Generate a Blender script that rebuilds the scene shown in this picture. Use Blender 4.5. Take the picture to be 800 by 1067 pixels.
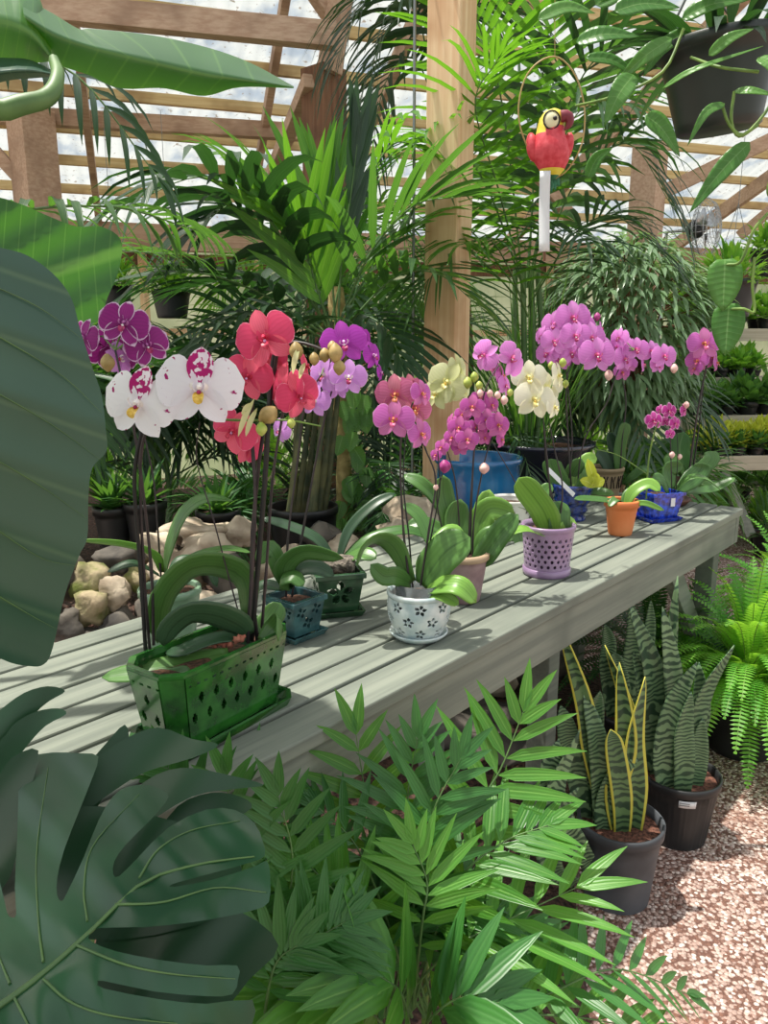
import bpy, bmesh, math, random
from math import sin, cos, pi, radians, sqrt, atan2
from mathutils import Vector as V, Matrix, Quaternion, Euler, noise
from mathutils.geometry import delaunay_2d_cdt
for o in list(bpy.data.objects): bpy.data.objects.remove(o)
S = bpy.context.scene
C = S.collection
# ---------------------------------------------------------------- camera, sky, sun, exposure
FPX, PITCH, CAMH = 801.0, radians(12.5), 1.5
cd = bpy.data.cameras.new('camera'); cam = bpy.data.objects.new('camera', cd); C.objects.link(cam)
cd.sensor_fit = 'VERTICAL'; cd.sensor_height = 24.0; cd.lens = FPX/1067*24.0
cd.clip_start = 0.02; cd.clip_end = 200
cam.location = (0, 0, CAMH); cam.rotation_euler = (pi/2-PITCH, 0, 0)
S.camera = cam
w = bpy.data.worlds.new('sky'); S.world = w; w.use_nodes = True
nt = w.node_tree; bg = nt.nodes['Background']
sk = nt.nodes.new('ShaderNodeTexSky'); sk.sky_type = 'NISHITA'; sk.sun_disc = False
sk.sun_elevation = radians(62); sk.sun_rotation = radians(-60); sk.air_density = 1.0; sk.dust_density = 3.0
mxs = nt.nodes.new('ShaderNodeMix'); mxs.data_type = 'RGBA'; mxs.inputs[0].default_value = .55      # hazy sky: mostly white cloud veil
nt.links.new(sk.outputs[0], mxs.inputs[6]); mxs.inputs[7].default_value = (5.2, 4.9, 4.3, 1)
nt.links.new(mxs.outputs[2], bg.inputs[0]); bg.inputs[1].default_value = 0.22
sd = bpy.data.lights.new('sun', 'SUN'); sun = bpy.data.objects.new('sun', sd); C.objects.link(sun)
sd.energy = 5.0; sd.angle = radians(0.9); sd.color = (1.0, 0.95, 0.86)
SUNV = V((-0.30, 0.07, 1.0)).normalized()
sun.rotation_euler = SUNV.to_track_quat('Z', 'Y').to_euler(); sun.location = (-3, 2, 8)
vs = S.view_settings
vs.view_transform = 'Standard'; vs.look = 'None'; vs.gamma = 1.0; vs.use_curve_mapping = False
vs.exposure = 0.3
try:
    S.cycles.max_bounces = 8; S.cycles.transparent_max_bounces = 12
except Exception: pass

# ---------------------------------------------------------------- measuring helpers
def ray(x, y):
    a = (x-400)/FPX; b = -(y-533.5)/FPX
    return V((a, cos(PITCH)+b*sin(PITCH), -sin(PITCH)+b*cos(PITCH)))
def P(x, y, Y):
    r = ray(x, y); return V((0, 0, CAMH)) + r*(Y/r.y)
def G(x, y, z=0.0):
    r = ray(x, y); return V((0, 0, CAMH)) + r*((z-CAMH)/r.z)
def px(n, p):   # size in metres of n pixels at point p
    return n*(p[1]*cos(PITCH)+(CAMH-p[2])*sin(PITCH))/FPX
BO = V((-.213, 1.043, 0)); BD = V((.652, .758, 0)); BN = V((-.758, .652, 0))
BANG = atan2(BD.y, BD.x)
ZB = 0.87
def B(s, w_, z=ZB): return BO + BD*s + BN*w_ + V((0, 0, z))
def lerp(a, b, t): return a+(b-a)*t
def bez(pts, t):
    q = [V(p) for p in pts]
    while len(q) > 1: q = [q[i].lerp(q[i+1], t) for i in range(len(q)-1)]
    return q[0]
def spline(pts, n):     # catmull-rom through pts
    pts = [V(p) for p in pts]
    if len(pts) == 2: return [pts[0].lerp(pts[1], i/n) for i in range(n+1)]
    e = [pts[0]*2-pts[1]] + pts + [pts[-1]*2-pts[-2]]
    out = []; m = len(pts)-1
    for i in range(n+1):
        x = i/n*m; k = min(int(x), m-1); t = x-k
        a, b, c, d = e[k], e[k+1], e[k+2], e[k+3]
        out.append(0.5*((2*b)+(c-a)*t+(2*a-5*b+4*c-d)*t*t+(3*b-a-3*c+d)*t*t*t))
    return out

# ---------------------------------------------------------------- mesh builder
class MB:
    def __init__(s): s.v = []; s.f = []; s.uv = []; s.m = []; s.flat = []
    def grid(s, rows, closed=False, mi=0, skip=None, smooth=True, u0=0, u1=1):
        b = len(s.v); nc = len(rows[0]); nr = len(rows)
        for r in rows: s.v.extend([tuple(p) for p in r])
        for i in range(nr-1):
            for j in range(nc if closed else nc-1):
                if skip and skip(i, j): continue
                j2 = (j+1) % nc
                s.f.append((b+i*nc+j, b+i*nc+j2, b+(i+1)*nc+j2, b+(i+1)*nc+j))
                dn = nc if closed else nc-1
                ua = u0+(u1-u0)*j/dn; ub = u0+(u1-u0)*(j+1)/dn; va = i/(nr-1); vb = (i+1)/(nr-1)
                s.uv.append(((ua, va), (ub, va), (ub, vb), (ua, vb)))
                s.m.append(mi); s.flat.append(not smooth)
    def face(s, pts, mi=0, uv=None, smooth=False):
        b = len(s.v); s.v.extend([tuple(p) for p in pts]); s.f.append(tuple(range(b, b+len(pts))))
        s.uv.append(uv or tuple((0.5, 0.5) for _ in pts)); s.m.append(mi); s.flat.append(not smooth)
    def box(s, c, size, rz=0, M=None, mi=0):
        hx, hy, hz = size[0]/2, size[1]/2, size[2]/2
        R = M or Matrix.Rotation(rz, 3, 'Z'); c = V(c)
        p = [c + R @ V((x*hx, y*hy, z*hz)) for z in (-1, 1) for y in (-1, 1) for x in (-1, 1)]
        b = len(s.v); s.v.extend([tuple(q) for q in p])
        for f in ((0, 2, 3, 1), (4, 5, 7, 6), (0, 1, 5, 4), (2, 6, 7, 3), (0, 4, 6, 2), (1, 3, 7, 5)):
            s.f.append(tuple(b+i for i in f)); s.uv.append(((0, 0), (1, 0), (1, 1), (0, 1))); s.m.append(mi); s.flat.append(True)
    def beam(s, a, b_, wx, wz, mi=0, up=V((0, 0, 1)), roll=0):
        a, b_ = V(a), V(b_); d = (b_-a).normalized()
        if abs(d.dot(up)) > .98: up = V((BD.x, BD.y, 0))
        x = d.cross(up).normalized(); z = x.cross(d).normalized()
        if roll:
            q = Quaternion(d, roll); x = q @ x; z = q @ z
        M = Matrix((x, d, z)).transposed()
        s.box((a+b_)/2, (wx, (b_-a).length, wz), M=M, mi=mi)
    def tube(s, pts, rad, n=6, mi=0, cap=True):
        pts = [V(p) for p in pts]; m = len(pts)
        if not hasattr(rad, '__len__'): rad = [rad]*m
        rows = []; nrm = None
        for i in range(m):
            t = (pts[min(i+1, m-1)]-pts[max(i-1, 0)])
            t = t.normalized() if t.length > 1e-9 else V((0, 0, 1))
            if nrm is None:
                nrm = t.orthogonal().normalized()
            nrm = (nrm - t*nrm.dot(t));
            nrm = nrm.normalized() if nrm.length > 1e-6 else t.orthogonal().normalized()
            bn = t.cross(nrm)
            rows.append([pts[i]+(nrm*cos(2*pi*k/n)+bn*sin(2*pi*k/n))*rad[i] for k in range(n)])
        s.grid(rows, closed=True, mi=mi)
        if cap:
            s.face(rows[0][::-1], mi=mi); s.face(rows[-1], mi=mi)
    def lathe(s, prof, c=(0, 0, 0), n=32, mi=0, M=None, skip=None, cap=True):
        c = V(c); rows = []
        for r, z in prof:
            row = [V((max(r, 1e-5)*cos(2*pi*k/n), max(r, 1e-5)*sin(2*pi*k/n), z)) for k in range(n)]
            rows.append([c+(M @ p if M else p) for p in row])
        s.grid(rows, closed=True, mi=mi, skip=skip)
    def ball(s, c, r, n=10, m=7, mi=0, sc=(1, 1, 1), M=None, bump=0, seed=0):
        c = V(c); rows = []
        for i in range(m+1):
            a = -pi/2+pi*i/m; row = []
            for k in range(n):
                d = V((cos(a)*cos(2*pi*k/n), cos(a)*sin(2*pi*k/n), sin(a)))
                q = 1+(bump*noise.noise(d*1.3+V((seed*3.1, seed, 0))) if bump else 0)
                d = V((d.x*sc[0], d.y*sc[1], d.z*sc[2]))*q*r
                if M: d = M @ d
                row.append(c+d)
            rows.append(row)
        s.grid(rows, closed=True, mi=mi)
    # leaf blade along a list of centre points
    def strip(s, cen, W, prof, N, cross=2, fold=0.0, mi=0, roll=0.0, roll1=None, wav=0.0, wf=3, cup=0.0):
        m = len(cen); rows = []; N = V(N)
        for i in range(m):
            t = cen[min(i+1, m-1)]-cen[max(i-1, 0)]
            t = t.normalized() if t.length > 1e-9 else V((0, 0, 1))
            n_ = N-t*N.dot(t)
            if n_.length < 1e-4: n_ = t.orthogonal()
            n_.normalize()
            rr = roll if roll1 is None else lerp(roll, roll1, i/(m-1))
            if rr: n_ = Quaternion(t, rr) @ n_
            N = n_ if roll1 is None and not roll else N
            sd_ = t.cross(n_)
            v_ = i/(m-1); w_ = W*max(prof(v_), 0.02)/2
            row = []
            for j in range(-cross, cross+1):
                u = j/cross
                row.append(cen[i]+sd_*(u*w_)+n_*(fold*abs(u)*w_+cup*u*u*w_+wav*sin(v_*wf*2*pi+(1.3 if u > 0 else 0))*abs(u)*w_))
            rows.append(row)
        s.grid(rows, mi=mi)
    def droop(s, p, d, N, L, W, prof, g=0.5, seg=5, cross=1, fold=0.2, mi=0, twist=0.0):
        p = V(p); d = V(d).normalized(); c = [p.copy()]; st = L/seg
        for i in range(seg):
            p = p+d*st; c.append(p.copy()); d = (d+V((0, 0, -1))*g/seg*(0.6+1.2*i/seg)).normalized()
        s.strip(c, W, prof, N, cross=cross, fold=fold, mi=mi, roll=twist)
p_lance = lambda v: sin(pi*min(1, v)**0.62)**0.8 if 0 < v < 1 else 0.0
p_strap = lambda v: (min(1, (0.45+v*2.2)))*(1-max(0, (v-.62)/.38)**2.2)**.5 if v < 1 else 0.0
p_ellip = lambda v: sin(pi*v**0.9)**0.65 if 0 < v < 1 else 0.0
p_palm = lambda v: min(1, .35+v*3)*(1-v**3)**.9
p_petal = lambda v: sin(pi*v**1.36)**0.6 if 0 < v < 1 else 0.0
p_sepal = lambda v: sin(pi*v**1.0)**0.72 if 0 < v < 1 else 0.0

def obj(name, mb, mats, parent=None, **kw):
    """link a mesh; mb is in world coordinates when parent has a location (it is made local)"""
    me = bpy.data.meshes.new(name)
    vv = mb.v
    if parent is not None and not kw.get('local'):
        r = parent
        while r.parent: r = r.parent
        l = r.location
        if l.length > 0: vv = [(a-l.x, b-l.y, c-l.z) for a, b, c in vv]
    me.from_pydata(vv, [], mb.f)
    uvl = me.uv_layers.new(name='UVMap')
    flat = [c for f in mb.uv for p in f for c in p]
    uvl.data.foreach_set('uv', flat)
    me.polygons.foreach_set('material_index', mb.m)
    me.polygons.foreach_set('use_smooth', [not x for x in mb.flat])
    if not isinstance(mats, (list, tuple)): mats = [mats]
    for m in mats: me.materials.append(m)
    me.validate(); me.update()
    o = bpy.data.objects.new(name, me); C.objects.link(o)
    if parent is not None: o.parent = parent
    if kw.get('solid'):
        md = o.modifiers.new('solid', 'SOLIDIFY'); md.thickness = kw['solid']; md.offset = kw.get('off', 0)
    if kw.get('bevel'):
        md = o.modifiers.new('bevel', 'BEVEL'); md.width = kw['bevel']; md.segments = 2; md.limit_method = 'ANGLE'
    if kw.get('label'): o['label'] = kw['label']
    if kw.get('kind'): o['kind'] = kw['kind']
    return o
def tag(o, label, cat, group=None, kind=None):
    o['label'] = label; o['category'] = cat
    if group: o['group'] = group
    if kind: o['kind'] = kind
    return o
def thing(name, label, cat, loc=(0, 0, 0), group=None):
    o = bpy.data.objects.new(name, None); C.objects.link(o); o.location = V(loc); o.empty_display_size = .05
    return tag(o, label, cat, group)
def struct(name, mb, mats, **kw):
    o = obj(name, mb, mats, **kw); o['kind'] = 'structure'; return o
def copy_obj(o, parent=None):
    c = o.copy(); C.objects.link(c); c.parent = parent; return c
def copy_tree(o, parent=None):
    c = copy_obj(o, parent)
    for ch in list(o.children): copy_tree(ch, c)
    return c

# ---------------------------------------------------------------- materials
def hexc(h):
    h = h.lstrip('#'); r = [int(h[i:i+2], 16)/255 for i in (0, 2, 4)]
    return tuple((c/12.92 if c <= .04045 else ((c+.055)/1.055)**2.4) for c in r)+(1,)
class NT:
    def __init__(s, name):
        s.m = bpy.data.materials.new(name); s.m.use_nodes = True; s.t = s.m.node_tree
        s.b = s.t.nodes['Principled BSDF']; s.out = s.t.nodes['Material Output']
    def n(s, typ, **kw):
        x = s.t.nodes.new(typ)
        for k, v in kw.items():
            if k.startswith('i_'): x.inputs[k[2:]].default_value = v
            elif k.startswith('n_'): x.inputs[int(k[2:])].default_value = v
            else: setattr(x, k, v)
        return x
    def l(s, a, b): s.t.links.new(a, b)
    def math(s, op, a, b=None, c=None, clamp=False):
        x = s.n('ShaderNodeMath', operation=op, use_clamp=clamp)
        for i, q in enumerate((a, b, c)):
            if q is None: continue
            if isinstance(q, (int, float)): x.inputs[i].default_value = q
            else: s.l(q, x.inputs[i])
        return x.outputs[0]
    def mix(s, f, a, b):
        x = s.n('ShaderNodeMix', data_type='RGBA')
        for i, q in ((0, f), (6, a), (7, b)):
            if isinstance(q, (int, float)): x.inputs[i].default_value = q
            elif isinstance(q, tuple): x.inputs[i].default_value = q
            else: s.l(q, x.inputs[i])
        return x.outputs[2]
    def noise(s, scale, detail=3, vec=None, rough=.5):
        x = s.n('ShaderNodeTexNoise'); x.inputs['Scale'].default_value = scale; x.inputs['Detail'].default_value = detail
        x.inputs['Roughness'].default_value = rough
        if vec is None: vec = s.n('ShaderNodeTexCoord').outputs['Object']
        s.l(vec, x.inputs['Vector']); return x.outputs['Fac']
    def step(s, x, a, b):   # smooth 0..1 between a and b
        r = s.n('ShaderNodeMapRange', interpolation_type='SMOOTHSTEP'); r.inputs[1].default_value = a; r.inputs[2].default_value = b
        s.l(x, r.inputs[0]); return r.outputs[0]
    def bump(s, h, st=.3, dist=.002):
        x = s.n('ShaderNodeBump'); x.inputs['Strength'].default_value = st; x.inputs['Distance'].default_value = dist
        s.l(h, x.inputs['Height']); s.l(x.outputs[0], s.b.inputs['Normal']); return x
    def col(s, c):
        if isinstance(c, tuple): s.b.inputs['Base Color'].default_value = c
        else: s.l(c, s.b.inputs['Base Color'])
    def rough(s, r): s.b.inputs['Roughness'].default_value = r
    def uv(s):
        x = s.n('ShaderNodeSeparateXYZ'); s.l(s.n('ShaderNodeUVMap').outputs[0], x.inputs[0]); return x.outputs[0], x.outputs[1]
    def trans(s, fac, c):
        tr = s.n('ShaderNodeBsdfTranslucent'); mx = s.n('ShaderNodeMixShader'); mx.inputs[0].default_value = fac
        if isinstance(c, tuple): tr.inputs[0].default_value = c
        else: s.l(c, tr.inputs[0])
        s.l(s.b.outputs[0], mx.inputs[1]); s.l(tr.outputs[0], mx.inputs[2]); s.l(mx.outputs[0], s.out.inputs[0])
def leafmat(name, c1, c2, tc=None, tf=.35, rough=.38, mid=.0, midc=None, par=0, sv=0, svm=1.0, edge=None, band=None, bump=.25, vs_=3.0, midw=.06):
    k = NT(name); c1, c2 = hexc(c1), hexc(c2)
    tc = hexc(tc) if tc else c2
    u, v = k.uv()
    rnd = k.n('ShaderNodeObjectInfo').outputs['Random']
    f = k.math('ADD', k.math('MULTIPLY', k.noise(vs_, 2), .9), k.math('MULTIPLY', rnd, .25))
    c = k.mix(k.step(f, .3, .85), c1, c2)
    au = k.math('ABSOLUTE', k.math('SUBTRACT', k.math('MULTIPLY', u, 2), 1))
    h = None
    if par:
        st = k.math('MULTIPLY_ADD', k.math('SINE', k.math('MULTIPLY', u, par*6.283)), .5, .5)
        c = k.mix(k.math('MULTIPLY', st, .09), c, tuple(min(1, q*2.2+.02) for q in c2[:3])+(1,)); h = st
    if sv:
        ph = k.math('SUBTRACT', k.math('MULTIPLY', v, sv), k.math('MULTIPLY', au, svm))
        fr = k.math('FRACT', ph)
        tri = k.math('ABSOLUTE', k.math('MULTIPLY_ADD', fr, 2, -1))
        ln = k.step(tri, .86, 1.0)
        c = k.mix(k.math('MULTIPLY', ln, .35), c, hexc(midc or '#8aa36a')); h = k.math('MULTIPLY', tri, 1.0)
    if band:
        nz = k.noise(9, 3); ph = k.math('ADD', k.math('MULTIPLY', v, band[1]), k.math('MULTIPLY', nz, band[2]))
        sn = k.math('MULTIPLY_ADD', k.math('SINE', k.math('MULTIPLY', ph, 6.283)), .5, .5)
        c = k.mix(k.step(sn, .35, .75), c, hexc(band[0]))
    if mid:
        c = k.mix(k.math('MULTIPLY', k.math('SUBTRACT', 1, k.step(au, midw*.5, midw*1.6)), mid), c, hexc(midc or '#8aa36a'))
    if edge: c = k.mix(k.step(au, edge[1], edge[1]+.08), c, hexc(edge[0]))
    k.col(c); k.rough(rough); k.b.inputs['Specular IOR Level'].default_value = .45
    if h is not None: k.bump(h, bump, .0015)
    if tf: 
        t2 = k.mix(.35, tc, c)
        k.trans(tf, t2)
    return k.m
def plain(name, c, rough=.6, c2=None, ns=8, bump=0, bd=.003, spec=.5, metal=0, coat=0, detail=4):
    k = NT(name); c = hexc(c)
    f = k.noise(ns, detail)
    k.col(k.mix(k.step(f, .3, .7), c, hexc(c2)) if c2 else c)
    k.rough(rough); k.b.inputs['Specular IOR Level'].default_value = spec; k.b.inputs['Metallic'].default_value = metal
    k.b.inputs['Coat Weight'].default_value = coat
    k.b.inputs['Coat Roughness'].default_value = .08
    if bump: k.bump(f, bump, bd)
    return k.m
def woodmat(name, c1, c2, c3, direction=0.0, rough=.7, vert=False, sc=1.0, bump=.3):
    k = NT(name); co = k.n('ShaderNodeTexCoord').outputs['Object']
    mp = k.n('ShaderNodeMapping', vector_type='TEXTURE'); k.l(co, mp.inputs[0])
    mp.inputs['Rotation'].default_value = (0, 0, direction)
    mp.inputs['Scale'].default_value = (1/(45*sc), 1/(45*sc), 1/(1.6*sc)) if vert else (1/(1.6*sc), 1/(45*sc), 1/(45*sc))
    f = k.noise(1.0, 5, mp.outputs[0], .6)
    g = k.noise(3.0*sc, 3)
    c = k.mix(k.step(f, .3, .7), hexc(c1), hexc(c2)); c = k.mix(k.step(g, .45, .75), c, hexc(c3))
    k.col(c); k.rough(rough); k.bump(f, bump, .002); return k.m
def petalmat(name, center, mid, edgec=None, ew=.86, tf=.35, vein=.25, veinc=None, spots=None):
    k = NT(name); u, v = k.uv()
    au = k.math('ABSOLUTE', k.math('SUBTRACT', k.math('MULTIPLY', u, 2), 1))
    rnd = k.n('ShaderNodeObjectInfo').outputs['Random']
    c = k.mix(k.step(v, .0, .38), hexc(center), hexc(mid))
    vn = k.math('MULTIPLY_ADD', k.math('SINE', k.math('MULTIPLY', u, 50)), .5, .5)
    c = k.mix(k.math('MULTIPLY', k.step(vn, .4, 1.0), vein), c, hexc(veinc or center))
    lite = tuple(min(1, q*1.25+.03) for q in hexc(mid)[:3])+(1,)
    c = k.mix(k.math('MULTIPLY', rnd, .5), c, lite)
    if edgec:
        e = k.math('MAXIMUM', au, v); e = k.math('ADD', e, k.math('MULTIPLY_ADD', k.noise(60, 2), .12, -.06))
        c = k.mix(k.step(e, ew, ew+.07), c, hexc(edgec))
    if spots:
        nz = k.noise(spots[1], 1)
        a = k.step(nz, spots[2], spots[2]+.04)
        reg = k.math('MULTIPLY', k.step(v, .62, .72), k.math('SUBTRACT', 1, k.step(v, .80, .90)))
        a = k.math('MULTIPLY', a, reg) if spots[3] else a
        c = k.mix(a, c, hexc(spots[0]))
    k.col(c); k.rough(.5); k.b.inputs['Specular IOR Level'].default_value = .3
    k.bump(vn, .15, .0006)
    if tf: k.trans(tf, c)
    return k.m
# ---------------------------------------------------------------- material list
M = {}
M['bench'] = woodmat('painted_wood', '#6a7167', '#82887b', '#596057', direction=BANG, rough=.75)
M['post'] = woodmat('new_pine', '#d9b086', '#ecd0a6', '#bb8c62', vert=True, rough=.7)
M['beam'] = woodmat('roof_timber', '#b4937a', '#ccb096', '#937660', direction=.32, rough=.8)
M['purlin'] = woodmat('purlin_timber', '#cdb079', '#e0cb98', '#a5875c', direction=.32, rough=.8)
M['dkbeam'] = woodmat('weathered_timber', '#6b4b36', '#8a6549', '#4c3426', vert=True, rough=.85)
def gravelmat():
    k = NT('gravel'); co = k.n('ShaderNodeTexCoord').outputs['Object']
    vo = k.n('ShaderNodeTexVoronoi'); vo.inputs['Scale'].default_value = 95; k.l(co, vo.inputs['Vector'])
    v2 = k.n('ShaderNodeTexVoronoi'); v2.inputs['Scale'].default_value = 170; k.l(co, v2.inputs['Vector'])
    sp = k.n('ShaderNodeSeparateColor'); k.l(vo.outputs['Color'], sp.inputs[0])
    c = k.mix(sp.outputs[0], hexc('#a98c80'), hexc('#cdb8ac'))
    c = k.mix(k.step(sp.outputs[1], .72, .8), c, hexc('#e2d3c8'))
    c = k.mix(k.step(sp.outputs[2], .78, .85), c, hexc('#7d5a4c'))
    g = k.noise(2.2, 4); c = k.mix(k.math('MULTIPLY', k.step(g, .52, .7), .55), c, hexc('#8f5f4a'))  # broad patches of shade put into the gravel colour
    c = k.mix(k.step(vo.outputs['Distance'], .45, .8), c, hexc('#6a4a3e'))
    k.col(c); k.rough(.85)
    h = k.math('ADD', k.math('MULTIPLY', vo.outputs['Distance'], -1), k.math('MULTIPLY', v2.outputs['Distance'], -.4))
    k.bump(h, 1.0, .008); return k.m
M['gravel'] = gravelmat()
M['mulch'] = plain('mulch', '#2a1b14', .9, '#5d4234', 70, 1.0, .02)
M['bark'] = plain('potting_bark', '#24170f', .9, '#6b4a36', 130, 1.0, .006)
M['soilred'] = plain('potting_soil', '#3a231b', .9, '#7b5140', 110, 1.0, .006)
M['rock'] = plain('limestone', '#8c7c68', .9, '#d2c3ab', 9, .9, .02)
M['rockdk'] = plain('dark_stone', '#3d3a36', .9, '#6e675d', 9, .9, .02)
M['rockmoss'] = plain('mossy_stone', '#5f6a2a', .95, '#b3a284', 14, .9, .02)
M['blackpot'] = plain('black_plastic', '#17191a', .45, '#262829', 5, .1, .002)
M['greypot'] = plain('dusty_plastic', '#33363a', .55, '#51555a', 6, .1, .002)
M['bluepot'] = plain('blue_glaze', '#0f4f86', .18, '#2a78ad', 7, .1, .002, coat=.6)
M['darkglaze'] = plain('dark_glaze', '#1d1f2c', .22, '#2d2f40', 4, coat=.5)
M['greenglaze'] = plain('green_glaze', '#16421a', .16, '#2f6e28', 26, .15, .002, coat=.8)
M['dkgreenglaze'] = plain('dark_green_glaze', '#22402a', .2, '#33573a', 26, .1, .002, coat=.6)
M['tealglaze'] = plain('teal_glaze', '#27454a', .2, '#41686a', 30, .1, .002, coat=.6)
M['paleglaze'] = plain('pale_blue_glaze', '#a9bcbf', .22, '#d3dcda', 34, .3, .002, coat=.6)
M['mauve'] = plain('mauve_clay', '#7d6468', .65, '#978080', 22, .15, .002)
M['tanrim'] = plain('tan_clay', '#a58f74', .7)
M['lav'] = plain('lavender_glaze', '#8d7395', .3, '#9e84a6', 15, .05, .001, coat=.3)
M['white'] = plain('white_glaze', '#cfd0c8', .3, '#e3e2da', 10, coat=.3)
M['cobalt'] = plain('cobalt_glaze', '#0c1768', .14, '#2c52e0', 60, .2, .002, coat=.8)
M['navy'] = plain('navy_glaze', '#0e1640', .16, '#2a4496', 60, .2, .002, coat=.8)
M['terra'] = plain('terracotta', '#c96e38', .6, '#d98652', 9)
M['brown'] = plain('brown_clay', '#4c3026', .6, '#6d493a', 9)
M['tanpot'] = plain('carved_tan_clay', '#8b7a5c', .7, '#a09070', 12)
M['carve'] = plain('dark_carving', '#2a2018', .8)
M['tagw'] = plain('white_plastic', '#dfe2e4', .4)
M['green_stem'] = plain('green_stem', '#4d6b2c', .5, '#7b9a45', 20)
M['dkstem'] = plain('dark_flower_stem', '#221c20', .5, '#3b3030', 30)
M['stake'] = plain('black_stake', '#131414', .5)
M['wire'] = plain('galvanised_wire', '#7d8380', .4, metal=.7)
M['steel'] = plain('steel', '#b9bdbf', .35, metal=.8)
M['goldbud'] = plain('tan_bud', '#8e7844', .5, '#b59a62', 60)
M['greenbud'] = plain('green_bud', '#8da23c', .5, '#b7bf62', 60)
M['pinkbud'] = plain('pink_bud', '#d9a3a0', .5, '#e9c8bc', 60)
M['magbud'] = plain('magenta_bud', '#8e1c66', .5, '#b44a90', 60)
M['sphag'] = plain('coir', '#3f3a34', .95, '#8d8376', 90, 1.0, .01)
# leaves
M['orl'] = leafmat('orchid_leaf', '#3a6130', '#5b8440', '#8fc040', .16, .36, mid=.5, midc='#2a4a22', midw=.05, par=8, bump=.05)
M['orlb'] = leafmat('orchid_leaf_sunlit', '#5c8c3a', '#86b14c', '#a6d044', .2, .36, mid=.45, midc='#3d6a2a', midw=.05, par=8, bump=.05)  # paler copy of the orchid leaf, sunlight put into its colour
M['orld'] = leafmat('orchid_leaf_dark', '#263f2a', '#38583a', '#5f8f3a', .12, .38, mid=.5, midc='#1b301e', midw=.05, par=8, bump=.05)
M['aloc'] = leafmat('elephant_ear_leaf', '#26423a', '#385648', '#4f9a28', .07, .36, mid=.6, midc='#5f7a5c', sv=7, svm=.35, bump=.3)
M['alocT'] = leafmat('elephant_ear_leaf_thin', '#28502e', '#38663a', '#5ca81e', .34, .38, mid=.6, midc='#7ba45a', sv=8, svm=.5, bump=.4)
M['monst'] = leafmat('monstera_leaf', '#16331f', '#24472e', '#3f7a34', .08, .4, vs_=5)
M['monstA'] = leafmat('monstera_leaf_main', '#1c3f2a', '#2f5c3c', '#4f8a3a', .1, .3, vs_=7)
M['shelf'] = woodmat('pale_shelf_wood', '#a39c88', '#bab39e', '#8b8472', direction=.12, rough=.75)
M['kstem'] = plain('palm_cane', '#33402a', .6, '#66663f', 12)
M['vein'] = plain('leaf_vein', '#46643a', .5, '#56763f', 20)
M['petiole'] = plain('petiole', '#4a6a3a', .5, '#5f8046', 12)
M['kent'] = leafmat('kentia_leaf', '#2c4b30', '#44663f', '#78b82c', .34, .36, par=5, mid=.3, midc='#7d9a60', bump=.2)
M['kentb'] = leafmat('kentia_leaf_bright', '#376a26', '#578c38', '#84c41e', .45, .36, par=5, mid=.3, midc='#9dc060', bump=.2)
M['kentd'] = leafmat('kentia_leaf_dark', '#1d3323', '#2d4a2f', '#4e8a2a', .2, .4, par=5, mid=.3, midc='#4d6b42', bump=.2)  # darker copy of the kentia leaf, shade put into its colour
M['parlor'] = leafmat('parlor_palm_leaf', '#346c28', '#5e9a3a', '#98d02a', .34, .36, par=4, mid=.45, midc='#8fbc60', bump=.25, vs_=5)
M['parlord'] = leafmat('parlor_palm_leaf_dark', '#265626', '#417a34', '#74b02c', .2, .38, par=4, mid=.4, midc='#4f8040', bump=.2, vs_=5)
M['fern'] = leafmat('fern_leaf', '#4f9a34', '#86c74a', '#b8ee3a', .45, .5)
M['fernd'] = leafmat('fern_leaf_dark', '#234a26', '#3f6b38', '#6aa83a', .3, .5)
M['alii'] = leafmat('willow_fig_leaf', '#4a684a', '#7d9a74', '#98c45c', .28, .3, mid=.4, midc='#8fa980')
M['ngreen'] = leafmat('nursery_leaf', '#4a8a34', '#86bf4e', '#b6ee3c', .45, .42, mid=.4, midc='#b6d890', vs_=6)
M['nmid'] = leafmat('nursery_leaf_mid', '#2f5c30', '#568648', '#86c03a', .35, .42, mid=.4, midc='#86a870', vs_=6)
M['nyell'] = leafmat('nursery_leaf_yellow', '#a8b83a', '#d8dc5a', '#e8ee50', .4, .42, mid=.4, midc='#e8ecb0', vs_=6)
M['pothos'] = leafmat('pothos_leaf', '#4d7f3c', '#6f9f50', '#a0d63a', .4, .34, mid=.6, midc='#9cc07a', midw=.04, sv=9, svm=.6, bump=.3)
M['snake'] = leafmat('snake_plant_leaf', '#5a7a4e', '#76965f', None, .05, .42, band=('#2c4632', 24, 6), edge=('#c9c34e', .74), bump=.1)
M['snakeg'] = leafmat('snake_plant_leaf_green', '#6a8a60', '#829f74', None, .05, .42, band=('#304c36', 30, 7), bump=.1)
M['grass'] = leafmat('grassy_leaf', '#3a6a34', '#5f8f48', '#96cf3a', .35, .4)

# ---------------------------------------------------------------- setting: ground, raised bed, roof, wall
mb = MB(); mb.grid([[V((x, y, 0)) for x in (-9, 0, 9, 16)] for y in (-2, 3, 8, 16)])
struct('floor', mb, M['gravel'])
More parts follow.
